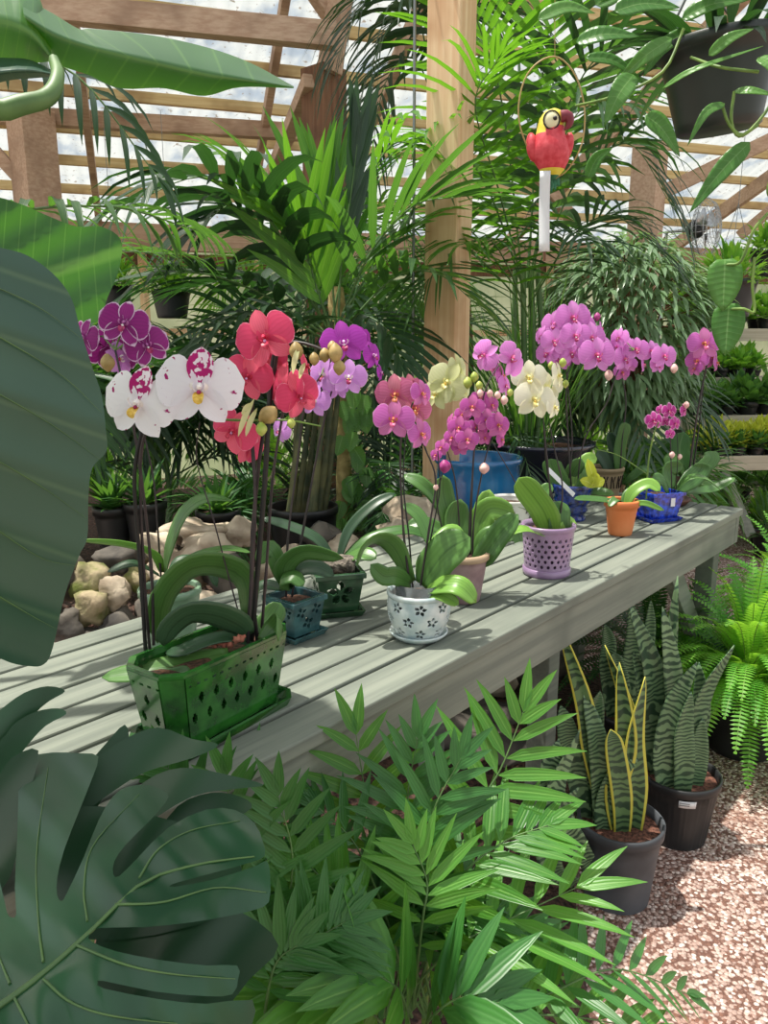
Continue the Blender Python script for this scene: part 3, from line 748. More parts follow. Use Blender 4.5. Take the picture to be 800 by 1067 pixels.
def flower_type(key, pm, dm, lipm, PW=.56, PL_=.5, SW=.3, SL=.46, spread=12):
    mb = MB()
    tepal(mb, radians(90), SL, SW, p_sepal, .015, .05, 1, .25)
    for a in (-1, 1): tepal(mb, radians(-90+a*38), SL, SW*1.02, p_sepal, .02, .06, 1 if key != 'white' else 0, .25)
    for a in (0, 1): tepal(mb, radians(spread) if a == 0 else radians(180-spread), PL_, PW, p_petal, -.005-.008*a, .05, 0, -.12)
    me = obj('flower', mb, [pm, dm]); lm = obj('lip', lipmesh(), lipm)
    FL[key] = (me.data, lm.data); bpy.data.objects.remove(me); bpy.data.objects.remove(lm)
def simp(name, c, c2=None, r=.45): return plain(name, c, r, c2, 30)
yel = simp('lip_yellow', '#c99a2a', '#e6c45a'); dmag = simp('lip_magenta', '#7d0f45', '#b52a6a'); wht = simp('lip_white', '#eadfe0', '#f6f2ee'); pnk = simp('lip_pink', '#c9407a', '#e07aa0')
crl = simp('lip_coral', '#a5173a', '#cf3a5a'); lil = simp('lip_lilac', '#c98ac8', '#e3b4de'); pyel = simp('lip_pale_yellow', '#d9cc6a', '#eee7a8'); orn = simp('lip_orange', '#b4543a', '#d98a5a')
whm = petalmat('white_petal', '#e9dfe8', '#eceaf0', None, vein=.05, veinc='#d7cfe0', spots=('#a3126a', 15, .645, True), tf=.3)
flower_type('white', whm, petalmat('white_sepal_spotted', '#e6dbe6', '#ecdfea', None, vein=.1, spots=('#b0156e', 14, .47, False), tf=.3), [wht, yel, dmag], .60, .5)
flower_type('wine', petalmat('wine_petal', '#7c1268', '#8a1274', '#d9b6d8', .88, vein=.35, veinc='#5e0c52', tf=.28), petalmat('wine_sepal', '#7c1268', '#92207c', '#e0c4e0', .84, vein=.3, veinc='#5e0c52', tf=.28), [simp('lip_wine', '#8a2a7c', '#c07ab8'), dmag, wht], .6, .5)
flower_type('coral', petalmat('coral_petal', '#b81a50', '#dc4670', '#f09ab0', .93, vein=.3, veinc='#cc3a5a'), petalmat('coral_sepal', '#cc3a5c', '#e4647e', None, vein=.3, veinc='#cc3a5a'), [crl, crl, lil], .58, .5)
flower_type('lilac', petalmat('lilac_petal', '#d59ad6', '#cf8fdc', '#e6c6ea', .9, vein=.3, veinc='#b765c4'), petalmat('lilac_sepal', '#d9a6da', '#d29add', None, vein=.3, veinc='#b765c4'), [wht, dmag, yel])
flower_type('purple', petalmat('purple_petal', '#a51a9c', '#b23bb6', '#c66ccc', .94, vein=.3, veinc='#8e148c'), petalmat('purple_sepal', '#a0249a', '#b242b4', None, vein=.3, veinc='#8e148c'), [lil, dmag, wht])
flower_type('orchidpink', petalmat('orchid_pink_petal', '#c0349c', '#cd6cbe', '#e0a0d2', .9, vein=.35, veinc='#a82a92'), petalmat('orchid_pink_sepal', '#c25a98', '#cc78b0', None, vein=.3, veinc='#a83a82'), [orn, pnk, yel])
flower_type('dusk', petalmat('dusky_pink_petal', '#b8446e', '#cc6f98', None, vein=.35, veinc='#a83a68'), petalmat('dusky_pink_sepal', '#c2667c', '#cf8095', None, vein=.3, veinc='#a83a68'), [orn, orn, pyel])
flower_type('mini', petalmat('mini_magenta_petal', '#b02290', '#c258ac', '#dc9ccc', .9, vein=.3, veinc='#981a80'), petalmat('mini_magenta_sepal', '#b03a8a', '#c86ca8', None, vein=.3, veinc='#981a80'), [orn, pnk, pyel], .5, .48, .34)
flower_type('cream', petalmat('cream_petal', '#e6e4a2', '#eeebd6', None, vein=.12, veinc='#d6d48a', tf=.4), petalmat('cream_sepal', '#e2e09a', '#ece8cc', None, vein=.15, veinc='#cfcf80', tf=.4), [pyel, pyel, yel])
flower_type('limecream', petalmat('lime_cream_petal', '#cdd48c', '#d9dbae', None, vein=.2, veinc='#b4be6a', tf=.45), petalmat('lime_cream_sepal', '#c6d084', '#d6d8a4', None, vein=.2, veinc='#b4be6a', tf=.45), [pyel, pyel, yel])
flower_type('brightpink', petalmat('bright_pink_petal', '#cc48b4', '#e08ad8', '#f0c0ec', .93, vein=.3, veinc='#c050b4'), petalmat('bright_pink_sepal', '#d05cbc', '#e294da', None, vein=.3, veinc='#c050b4'), [pnk, dmag, wht], .62, .5)
flower_type('hotmini', petalmat('hot_magenta_petal', '#a8127c', '#c83a9c', '#e89ad0', .78, vein=.3, veinc='#8e0c68'), petalmat('hot_magenta_sepal', '#b02488', '#cc50a4', '#f0b4dc', .8, vein=.2, veinc='#8e0c68'), [dmag, dmag, wht], .5, .45)
FLN = {'white': 'white flower with magenta spots', 'wine': 'wine purple flower edged white', 'coral': 'coral red flower', 'lilac': 'pale lilac flower', 'purple': 'vivid purple flower', 'dusk': 'dusky pink flower', 'limecream': 'pale lime cream flower'}
def flower(t, key, x, y, wpx, dy=0, yaw=0, pitch=0, roll=0):
    Y = t.location.y+dy; p = P(x, y, Y); s_ = px(wpx, p)*1.17
    o = bpy.data.objects.new('flower', FL[key][0]); C.objects.link(o); o.parent = t
    rx = random.uniform(-6, 6)
    o.rotation_euler = (Quaternion((0, 0, 1), radians(yaw+rx)) @ Quaternion((1, 0, 0), radians(pitch-8)) @ Quaternion((0, 1, 0), radians(roll+random.uniform(-7, 7)))).to_euler()
    o.location = p-t.location; o.scale = (s_, s_, s_)
    l = bpy.data.objects.new('lip', FL[key][1]); C.objects.link(l); l.parent = o
    if key in ('coral', 'wine', 'white') and FLN.get(key): o['label'] = FLN[key]
    return p+V((0, .01, 0))
def bud(t, x, y, wpx, mat, dy=0, h=1.25, rot=0):
    p = P(x, y, t.location.y+dy); r_ = px(wpx, p)/2; mb = MB()
    Mx = Matrix.Rotation(rot, 3, 'Y')
    rows = []
    for i in range(8):
        a = i/7; rr = r_*(sin(pi*min(1, a*.93+.03))**.8); rows.append([p+Mx @ V((rr*cos(2*pi*k/10)*(1+.08*cos(k*pi*3/5)), rr*sin(2*pi*k/10), (a-.5)*2*r_*h)) for k in range(10)])
    mb.grid(rows, closed=True); obj('bud', mb, M[mat], t)
def stem(t, pts, r=.0028, mat='dkstem', name='flower_stem', taper=.6, n=18, knots=True):
    q = [P(x, y, t.location.y+dy) for x, y, dy in pts]
    c = spline(q, n); mb = MB()
    mb.tube(c, [r*lerp(1, taper, i/n)*(1.25 if knots and i % 5 == 4 else 1) for i in range(n+1)], 6)
    return obj(name, mb, M[mat], t)
def oleaf(t, pts, wpx, mat='orl', N=(0, -.35, 1), fold=.18, roll=0, prof=p_strap, wav=.0, name='leaf', th=.0016):
    q = [P(x, y, t.location.y+dy) for x, y, dy in pts]
    c = spline(q, 14); W = px(wpx, q[len(q)//2]); mb = MB()
    mb.strip(c, W, prof, V(N), cross=3, fold=fold, roll=roll, wav=wav)
    return obj(name, mb, M[mat], t, solid=th)
def pedicels(t, hub, fl, r=.0014, mat='green_stem'):
    """short flower stalks from the main stem to each flower"""
    mb = MB()
    for f in fl:
        h = min(hub, key=lambda q: (q-f).length); mb.tube([h, h.lerp(f, .5)+V((0, .01, .012)), f+V((0, .012, 0))], r, 5)
    obj('flower_stalks', mb, M[mat], t)
random.seed(5)
# ---- planter plants
t = ORCH['planter']; y0 = t.location.y
stem(t, [(152, 683, -.02), (146, 590, -.03), (140, 500, -.05), (148, 448, -.06)], .0036, 'stake', 'stake', .9, knots=False)
stem(t, [(160, 672, .0), (158, 600, .0), (150, 520, -.02), (140, 450, -.03), (128, 400, -.02), (120, 365, 0)], .003)
stem(t, [(156, 678, -.01), (150, 600, -.02), (146, 500, -.05), (152, 450, -.07), (175, 428, -.08), (215, 415, -.09)], .003)
f = [flower(t, 'white', 145, 420, 74, -.09, -14, 0, 6), flower(t, 'white', 208, 404, 80, -.10, 4, 0, -2)]
f += [flower(t, 'wine', 129, 337, 47, .0, 8, -5, 10), flower(t, 'wine', 153, 360, 42, .02, 28, 0, -20), flower(t, 'wine', 88, 352, 38, .03, -38, 0, 12), flower(t, 'wine', 110, 362, 40, .06, -160, 0, 30), flower(t, 'wine', 133, 368, 36, .05, 150, 10, 0), flower(t, 'lilac', 125, 374, 32, .03, 60, 0, 80)]
bud(t, 112, 378, 15, 'goldbud', -.0)
pedicels(t, [P(128, 400, y0-.02), P(120, 365, y0), P(146, 428, y0-.06), P(205, 417, y0-.08)], f)
stem(t, [(262, 668, .05), (268, 600, .04), (276, 500, .02), (280, 430, .01), (284, 380, .03), (292, 350, .03)], .0048, 'stake', 'stake', .9, knots=False)
stem(t, [(268, 668, .06), (262, 590, .05), (270, 480, .03), (284, 400, .02), (292, 362, .0), (318, 358, -.02), (352, 372, -.03)], .0038)
stem(t, [(258, 672, .03), (262, 600, .03), (266, 520, .02), (262, 440, .02), (268, 390, .01), (276, 345, 0)], .0036)
stem(t, [(272, 664, .07), (277, 600, .06), (284, 500, .05), (293, 440, .05), (300, 400, .03)], .003)
stem(t, [(222, 437, -.03), (258, 438, -.03), (300, 438, -.03), (334, 444, -.03)], .0021, 'green_stem', 'side_stem')
stem(t, [(258, 672, .04), (238, 600, .05), (222, 540, .04), (205, 480, .05), (208, 440, .04)], .0016)
f = [flower(t, 'coral', 276, 352, 58, -.02, -4, 4, -18), flower(t, 'coral', 258, 392, 48, .0, 6, 0, 12), flower(t, 'coral', 296, 405, 52, .0, -48, 6, 6), flower(t, 'coral', 311, 412, 46, -.02, 30, 6, -14), flower(t, 'coral', 244, 449, 46, .0, -10, 0, 40), flower(t, 'coral', 278, 371, 46, .04, 165, 0, 0), flower(t, 'coral', 257, 462, 40, .03, 40, 10, 60), flower(t, 'coral', 318, 382, 30, .02, 80, 0, 30)]
pedicels(t, [P(268, 390, y0+.01), P(276, 345, y0), P(284, 400, y0+.02), P(292, 365, y0), P(262, 440, y0+.02), P(318, 358, y0-.02)], f)
for a in [(308, 366, 15, 'goldbud', -.03, 1.3), (327, 374, 11, 'goldbud', -.03), (338, 370, 12, 'goldbud', -.04), (349, 368, 15, 'goldbud', -.05, 1.4), (353, 383, 13, 'goldbud', -.05), (279, 432, 19, 'goldbud', -.04, 1.2, .9), (272, 447, 12, 'greenbud', -.05), (303, 441, 9, 'greenbud', -.04), (346, 362, 11, 'goldbud', -.03)]: bud(t, *a)
for a, b_ in (((265, 415), (248, 455)), ((262, 420), (252, 432)), ((268, 425), (256, 455)), ((312, 360), (305, 390)), ((318, 378), (312, 395))):
    c = spline([P(a[0], a[1], y0-.03), P((a[0]+b_[0])/2-2, (a[1]+b_[1])/2, y0-.05), P(b_[0], b_[1], y0-.045)], 6); mb = MB(); mb.strip(c, .009, p_sepal, V((.3, -1, 0)), cross=1, cup=.4); obj('fading_petal', mb, FL['limecream'][0].materials[1], t)
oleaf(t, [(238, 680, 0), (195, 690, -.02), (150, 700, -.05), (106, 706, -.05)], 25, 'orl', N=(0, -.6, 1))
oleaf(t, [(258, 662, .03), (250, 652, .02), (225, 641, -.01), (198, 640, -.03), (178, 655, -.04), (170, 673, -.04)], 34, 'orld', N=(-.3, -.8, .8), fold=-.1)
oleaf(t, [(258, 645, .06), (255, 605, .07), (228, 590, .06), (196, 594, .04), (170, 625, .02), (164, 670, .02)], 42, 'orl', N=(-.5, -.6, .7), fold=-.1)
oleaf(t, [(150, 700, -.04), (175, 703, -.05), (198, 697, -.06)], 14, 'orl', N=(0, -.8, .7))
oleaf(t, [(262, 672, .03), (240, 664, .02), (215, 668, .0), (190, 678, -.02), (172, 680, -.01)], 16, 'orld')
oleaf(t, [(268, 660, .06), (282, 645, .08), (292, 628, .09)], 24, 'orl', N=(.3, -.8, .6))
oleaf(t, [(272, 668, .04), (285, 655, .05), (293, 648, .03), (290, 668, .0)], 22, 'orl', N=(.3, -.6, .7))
mb = MB()
for i in range(7):
    q = P(224+i*5+random.uniform(-2, 2), 668+random.uniform(-4, 4), y0+.01); mb.ball(q, .006, 6, 5, bump=.8, seed=i)
obj('bark_chips', mb, simp('pinkish_bark', '#8f4a3a', '#c08068', .9), t)
# ---- pale green pot strap leaves
t = ORCH['palegreen']
stem(t, [(170, 640, .0), (165, 560, -.02), (160, 500, -.02), (150, 452, -.02)], .0026)
oleaf(t, [(168, 596, 0), (160, 578, -.03), (130, 568, -.05), (82, 563, -.08)], 13, 'orlb', N=(0, -.6, 1))
oleaf(t, [(172, 598, 0), (178, 570, -.02), (192, 536, -.02), (215, 520, .0), (243, 522, .03)], 24, 'orl', N=(-.6, -.6, .5))
oleaf(t, [(174, 600, 0), (200, 580, -.03), (235, 572, -.04), (262, 576, -.03)], 12, 'orl')
oleaf(t, [(166, 600, 0), (140, 588, -.04), (112, 596, -.06)], 16, 'orld')
oleaf(t, [(176, 600, 0), (190, 585, .02), (215, 590, .03), (226, 612, .03)], 16, 'orld')
# ---- teal pot
t = ORCH['teal']; y0 = t.location.y
for pts in ([(298, 622, 0), (300, 560, 0), (310, 480, .02), (318, 420, .02), (335, 390, .0)], [(304, 622, .01), (318, 540, .02), (335, 450, .03), (352, 385, .02), (362, 362, .01)]): stem(t, pts, .0026)
f = [flower(t, 'lilac', 363, 393, 36, -.03, 10, 0, 4), flower(t, 'lilac', 338, 390, 38, .02, -30, 0, 0), flower(t, 'lilac', 328, 418, 32, .02, -20, 0, 10), flower(t, 'lilac', 293, 448, 24, .0, -40, 0, 30), flower(t, 'purple', 358, 357, 44, .0, 8, 0, -8), flower(t, 'purple', 388, 370, 28, .03, 55, 0, 0), flower(t, 'purple', 396, 388, 18, .03, 70, 0, 0), flower(t, 'lilac', 350, 402, 30, .04, 150, 0, 0), flower(t, 'purple', 378, 352, 22, .05, 140, 0, 0)]
pedicels(t, [P(335, 390, y0), P(352, 385, y0+.02), P(362, 362, y0+.01), P(318, 420, y0+.02)], f)
oleaf(t, [(300, 612, 0), (296, 590, -.02), (318, 574, -.03), (358, 582, -.02)], 24, 'orl', N=(0, -.7, .8))
oleaf(t, [(298, 614, 0), (290, 590, 0), (280, 572, 0), (268, 588, .0)], 20, 'orl')
oleaf(t, [(302, 612, 0), (312, 595, 0), (330, 592, 0), (348, 600, 0)], 18, 'orld')
oleaf(t, [(302, 612, 0), (292, 604, -.04), (306, 600, -.05), (316, 611, -.06)], 18, 'orl', N=(0, -.9, .6))
oleaf(t, [(296, 614, 0), (276, 610, 0), (262, 618, 0)], 16, 'orld')
# ---- square pot: long dark leaves behind
t = ORCH['square']
oleaf(t, [(352, 585, .06), (365, 550, .08), (390, 525, .1), (412, 514, .12)], 12, 'orld', N=(-.4, -.8, .5))
oleaf(t, [(352, 588, .05), (385, 562, .06), (425, 553, .08), (455, 566, .1)], 16, 'orl')
oleaf(t, [(350, 588, .05), (330, 562, .05), (300, 548, .06), (272, 540, .06)], 14, 'orld')
oleaf(t, [(352, 590, .02), (375, 578, .0), (392, 582, -.02)], 20, 'orl')
# ---- white pot
t = ORCH['white']; y0 = t.location.y
stem(t, [(427, 612, 0), (420, 550, 0), (417, 480, 0), (420, 445, 0), (430, 420, 0)], .0026)
stem(t, [(430, 612, .01), (426, 560, .01), (420, 500, .02), (424, 440, .03)], .0022, 'stake', 'stake', knots=False)
stem(t, [(438, 610, .0), (448, 545, .0), (454, 500, .01), (444, 470, .01), (438, 455, .01)], .0024)
stem(t, [(441, 610, .01), (449, 560, .02), (458, 510, .02), (456, 470, .02)], .002, 'stake', 'stake', knots=False)
f = [flower(t, 'orchidpink', 410, 437, 40, -.02, -6, 0, 4), flower(t, 'dusk', 412, 411, 40, .0, -8, 8, 0), flower(t, 'orchidpink', 438, 452, 32, .0, 48, 0, -8), flower(t, 'dusk', 432, 426, 34, .02, 20, 0, 10), flower(t, 'orchidpink', 439, 410, 28, .0, 40, 0, 0), flower(t, 'dusk', 427, 404, 28, .04, 150, 0, 0)]
pedicels(t, [P(420, 445, y0), P(430, 420, y0), P(438, 455, y0+.01)], f)
bud(t, 414, 397, 8, 'pinkbud', .01)
bud(t, 454, 508, 5, 'pinkbud')
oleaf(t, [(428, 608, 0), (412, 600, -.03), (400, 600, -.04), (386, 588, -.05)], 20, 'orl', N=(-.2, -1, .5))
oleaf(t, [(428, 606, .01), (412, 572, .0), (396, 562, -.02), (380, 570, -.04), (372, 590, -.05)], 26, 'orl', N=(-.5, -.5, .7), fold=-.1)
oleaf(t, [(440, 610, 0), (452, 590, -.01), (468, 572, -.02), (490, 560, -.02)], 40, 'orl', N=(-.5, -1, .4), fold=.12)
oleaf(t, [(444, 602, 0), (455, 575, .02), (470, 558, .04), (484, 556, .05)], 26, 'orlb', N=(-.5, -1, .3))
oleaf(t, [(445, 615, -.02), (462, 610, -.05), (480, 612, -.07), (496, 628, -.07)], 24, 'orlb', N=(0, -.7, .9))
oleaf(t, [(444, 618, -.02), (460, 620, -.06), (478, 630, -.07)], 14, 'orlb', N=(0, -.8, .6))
oleaf(t, [(452, 575, .06), (438, 540, .1), (420, 525, .12)], 15, 'orl')
# ---- mauve pot
t = ORCH['mauve']; y0 = t.location.y
for pts in ([(487, 590, 0), (490, 530, 0), (494, 470, 0), (500, 430, 0), (508, 400, 0), (520, 380, .02)], [(480, 590, 0), (478, 540, 0), (474, 500, 0), (466, 470, 0)], [(492, 590, .01), (494, 540, .01), (505, 480, .02), (518, 440, .02)], [(483, 590, 0), (464, 560, .0), (455, 520, .0), (462, 490, -.01)]): stem(t, pts, .0023)
stem(t, [(489, 590, .02), (492, 500, .02), (496, 440, .02)], .003, 'stake', 'stake', knots=False)
f = [flower(t, 'mini', *a) for a in [(492, 424, 25, -.01, -5), (507, 438, 24, 0, 10), (478, 446, 24, 0, -20), (519, 443, 27, 0, 30), (471, 456, 20, 0, -30), (460, 466, 17, 0, -40), (487, 458, 24, -.02, 5), (500, 415, 20, .02, 20), (512, 422, 20, .03, 35), (482, 432, 20, .03, -30), (497, 446, 22, .01, 0), (470, 440, 18, .03, -60), (522, 458, 18, .02, 50), (479, 466, 18, .0, -10), (505, 456, 16, .02, 20), (454, 474, 14, .0, -40)]]
f += [flower(t, 'brightpink', 505, 370, 30, .04, -30, 0, 50), flower(t, 'brightpink', 533, 374, 34, .04, 40, 0, 60), flower(t, 'orchidpink', 522, 392, 26, .05, 60), flower(t, 'orchidpink', 515, 383, 20, .05, -80), flower(t, 'brightpink', 526, 402, 22, .04, 50, 0, 20)]
pedicels(t, [P(494, 470, y0), P(500, 430, y0), P(508, 400, y0), P(520, 380, y0+.02), P(466, 470, y0), P(474, 500, y0), P(518, 440, y0+.02), P(505, 480, y0+.02)], f)
for a in [(463, 486, 13, 'magbud', -.02, 1.1), (504, 488, 11, 'pinkbud', -.02, 1.1), (454, 508, 6, 'pinkbud'), (487, 399, 10, 'greenbud', .03), (494, 393, 9, 'greenbud', .03), (499, 402, 8, 'greenbud', .02), (510, 410, 7, 'pinkbud', .0), (518, 412, 7, 'pinkbud', .0), (525, 417, 8, 'pinkbud', .0), (500, 410, 7, 'pinkbud', .0), (531, 409, 7, 'greenbud', .02)]: bud(t, *a)
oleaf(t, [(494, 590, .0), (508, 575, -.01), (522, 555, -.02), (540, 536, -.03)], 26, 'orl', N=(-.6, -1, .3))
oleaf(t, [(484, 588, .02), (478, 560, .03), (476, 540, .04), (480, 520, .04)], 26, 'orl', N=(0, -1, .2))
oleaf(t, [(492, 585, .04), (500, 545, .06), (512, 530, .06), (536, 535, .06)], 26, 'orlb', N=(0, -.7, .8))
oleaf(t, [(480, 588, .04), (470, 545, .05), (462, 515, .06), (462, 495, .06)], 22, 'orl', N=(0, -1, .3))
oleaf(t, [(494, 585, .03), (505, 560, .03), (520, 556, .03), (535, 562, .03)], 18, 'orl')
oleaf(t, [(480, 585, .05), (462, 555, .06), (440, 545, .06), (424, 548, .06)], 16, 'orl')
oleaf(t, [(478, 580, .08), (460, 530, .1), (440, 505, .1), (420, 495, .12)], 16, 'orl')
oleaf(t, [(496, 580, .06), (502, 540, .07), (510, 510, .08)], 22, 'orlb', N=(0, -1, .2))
# ---- white pot behind: lime cream orchid
t = ORCH['whiteback']; y0 = t.location.y
stem(t, [(556, 540, 0), (530, 490, 0), (500, 440, -.02), (478, 408, -.04)], .002)
f = [flower(t, 'limecream', 466, 398, 40, -.06, -10, 0, 30), flower(t, 'limecream', 455, 410, 34, -.04, -40), flower(t, 'limecream', 477, 384, 30, -.04, 120), flower(t, 'limecream', 480, 405, 30, -.04, 40, 0, 0)]
pedicels(t, [P(478, 408, y0-.04)], f)
oleaf(t, [(556, 540, 0), (545, 530, -.04), (530, 528, -.05), (520, 538, -.05)], 14, 'orl')
oleaf(t, [(560, 538, 0), (566, 515, .0), (575, 505, .0)], 14, 'orl')
oleaf(t, [(552, 540, 0), (540, 555, -.05), (548, 575, -.1)], 16, 'orl')
# ---- lavender pot
t = ORCH['lavender']; y0 = t.location.y
stem(t, [(577, 560, 0), (572, 500, 0), (568, 460, 0), (566, 435, 0)], .0026)
stem(t, [(580, 560, 0), (586, 510, .01), (578, 470, .02), (572, 440, .02)], .0024)
stem(t, [(584, 560, .01), (570, 490, .01), (566, 440, .01)], .0026, 'stake', 'stake', knots=False)
f = [flower(t, 'cream', 551, 393, 34, -.01, -8, 0, 0), flower(t, 'cream', 557, 416, 40, -.02, 8, 0, 8), flower(t, 'cream', 581, 391, 28, .0, 60, 0, 20), flower(t, 'cream', 577, 424, 24, .0, 50, 0, 0), flower(t, 'cream', 570, 403, 30, .04, 160, 0, 0), flower(t, 'cream', 548, 408, 26, .03, -60)]
pedicels(t, [P(566, 435, y0), P(572, 440, y0+.02)], f)
for a in [(574, 381, 7, 'greenbud'), (586, 378, 8, 'greenbud'), (589, 400, 7, 'greenbud')]: bud(t, *a)
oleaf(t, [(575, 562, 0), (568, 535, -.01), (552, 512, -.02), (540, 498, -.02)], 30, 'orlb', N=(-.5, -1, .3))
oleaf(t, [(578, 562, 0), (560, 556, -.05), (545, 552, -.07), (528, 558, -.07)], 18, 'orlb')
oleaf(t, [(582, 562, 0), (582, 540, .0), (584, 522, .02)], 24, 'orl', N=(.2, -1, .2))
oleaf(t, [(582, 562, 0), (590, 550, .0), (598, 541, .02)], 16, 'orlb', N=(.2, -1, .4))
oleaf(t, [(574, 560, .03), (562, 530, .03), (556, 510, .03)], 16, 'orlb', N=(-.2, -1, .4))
# ---- navy pot: big bright pink cluster
t = ORCH['navy']; y0 = t.location.y
stem(t, [(596, 520, 0), (592, 460, 0), (590, 400, -.02), (600, 372, -.02), (625, 360, -.04)], .003)
stem(t, [(600, 520, 0), (608, 460, 0), (632, 420, .02), (642, 390, .04), (660, 365, .05), (690, 368, .05)], .0026)
stem(t, [(590, 520, 0), (596, 460, .02), (590, 390, .02), (585, 350, 0)], .0026)
f = [flower(t, 'brightpink', *a) for a in [(597, 331, 34, 0, 5), (578, 338, 28, .02, -30), (578, 356, 27, -.02, -10), (600, 350, 30, -.03, 0), (616, 352, 32, -.02, 15), (622, 370, 36, -.05, 5), (596, 368, 26, -.02, -5), (570, 368, 24, 0, -35), (583, 374, 24, 0, -10), (632, 366, 28, 0, 35), (565, 350, 20, .03, -60), (610, 333, 24, .03, 50), (607, 340, 26, .02, 10), (588, 345, 26, .0, -10), (626, 342, 16, .03, 70),
    (645, 352, 20, 0, -50), (650, 374, 26, 0, 30), (643, 362, 20, .03, -60), (663, 364, 24, 0, -5), (678, 366, 22, .02, 10), (692, 371, 25, 0, 8), (685, 380, 18, .02, 30), (670, 380, 16, .02, 60), (655, 360, 18, .03, 20)]]
pedicels(t, [P(590, 400, y0), P(600, 372, y0), P(585, 350, y0), P(625, 360, y0-.04), P(642, 390, y0-.02), P(660, 365, y0-.02), P(690, 368, y0)], f)
for a in [(634, 391, 9, 'pinkbud'), (702, 384, 8, 'pinkbud'), (622, 330, 7, 'magbud')]: bud(t, *a)
oleaf(t, [(592, 520, .0), (582, 500, .0), (575, 485, .0), (574, 478, .0)], 20, 'orl', N=(-.3, -1, .2))
oleaf(t, [(598, 520, 0), (600, 495, .03), (612, 480, .04), (622, 478, .04)], 16, 'orlb', N=(-.3, -1, .3))
oleaf(t, [(602, 520, 0), (615, 512, .0), (640, 515, -.05)], 12, 'orl')
oleaf(t, [(594, 520, .03), (596, 495, .03), (606, 478, .03)], 18, 'orl', N=(0, -1, .2))
oleaf(t, [(600, 520, .0), (612, 495, .0), (618, 490, .03)], 14, 'orl', N=(0, -1, .2))
mb = MB(); mb.beam(P(571, 489, y0-.12), P(598, 516, y0-.10), .016, .0012, up=V((.3, -1, .3))); obj('plant_label', mb, M['tagw'], t, label='white plastic plant label stick')
# ---- orange pot
t = ORCH['orange']; y0 = t.location.y
oleaf(t, [(650, 528, 0), (632, 522, -.02), (612, 520, -.02), (598, 520, -.02)], 13, 'orl')
oleaf(t, [(652, 528, 0), (660, 512, 0), (676, 504, .0), (688, 512, -.02)], 13, 'orlb')
oleaf(t, [(652, 530, 0), (670, 524, -.04), (692, 532, -.06)], 6, 'orlb', N=(0, -.9, .5))
oleaf(t, [(648, 528, 0), (642, 520, -.03), (634, 528, -.05)], 9, 'orl')
oleaf(t, [(650, 528, .02), (655, 514, .04), (670, 508, .05)], 10, 'orl')
mb = MB()
for b_ in ((612, 478), (620, 492), (630, 500), (616, 505), (604, 500)):
    c = spline([P(620, 508, y0+.12), P((620+b_[0])/2, (508+b_[1])/2-2, y0+.12), P(b_[0], b_[1], y0+.11)], 6); mb.strip(c, .035, p_ellip, V((-.3, -1, .4)), cross=2)
obj('leaf', mb, M['nyell'], t, label='bright yellow green young leaves')
stem(t, [(673, 520, .15), (676, 478, .15), (682, 450, .12), (686, 440, .1)], .003, 'green_stem')
stem(t, [(674, 494, .1), (645, 475, .05), (620, 468, .0)], .0016, 'green_stem', 'side_stem', knots=False)
# ---- cobalt pot: tiny magenta orchid
t = ORCH['cobalt']; y0 = t.location.y
stem(t, [(700, 520, 0), (699, 480, 0), (698, 450, 0), (696, 430, 0)], .002)
stem(t, [(704, 520, 0), (706, 470, 0), (704, 440, 0)], .0016, 'stake', 'stake', knots=False)
f = [flower(t, 'hotmini', *a) for a in [(681, 438, 19, -.04, -5), (697, 428, 17, -.02, 5), (703, 441, 15, -.02, 20), (698, 452, 11, -.02, 0), (712, 428, 14, .0, 40), (688, 427, 11, .02, -40), (693, 439, 11, .02, 0)]]
pedicels(t, [P(698, 450, y0), P(696, 432, y0)], f)
for a in [(700, 474, 6, 'pinkbud'), (708, 476, 5, 'pinkbud'), (715, 422, 6, 'pinkbud')]: bud(t, *a)
oleaf(t, [(702, 516, 0), (715, 500, -.03), (732, 498, -.04), (750, 510, -.04)], 14, 'orl')
oleaf(t, [(696, 516, 0), (688, 500, 0), (680, 502, -.02)], 14, 'orl')
oleaf(t, [(706, 512, .05), (728, 492, .08), (732, 482, .08)], 20, 'orl', N=(-.2, -1, .3))
oleaf(t, [(706, 514, .06), (740, 510, .1), (766, 498, .1)], 14, 'orl')
oleaf(t, [(700, 510, .06), (696, 490, .08), (712, 485, .08)], 16, 'orl')
# ---- carved pot: broad upright leaves
t = ORCH['carved']
oleaf(t, [(646, 505, 0), (645, 470, 0), (650, 448, 0), (652, 440, 0)], 14, 'orl', N=(.2, -1, .1))
oleaf(t, [(642, 505, 0), (630, 480, .0), (622, 470, .0)], 14, 'orld', N=(.2, -1, .2))
oleaf(t, [(650, 505, 0), (668, 490, .0), (680, 492, .0)], 12, 'orl')
oleaf(t, [(644, 505, 0), (640, 470, .03), (634, 450, .03)], 14, 'orld', N=(.2, -1, .2))
stem(t, [(645, 505, 0), (648, 460, 0), (652, 420, 0), (648, 392, 0)], .003)
f = [flower(t, 'orchidpink', 648, 388, 18, 0, 20), flower(t, 'orchidpink', 655, 380, 16, 0, -20)]
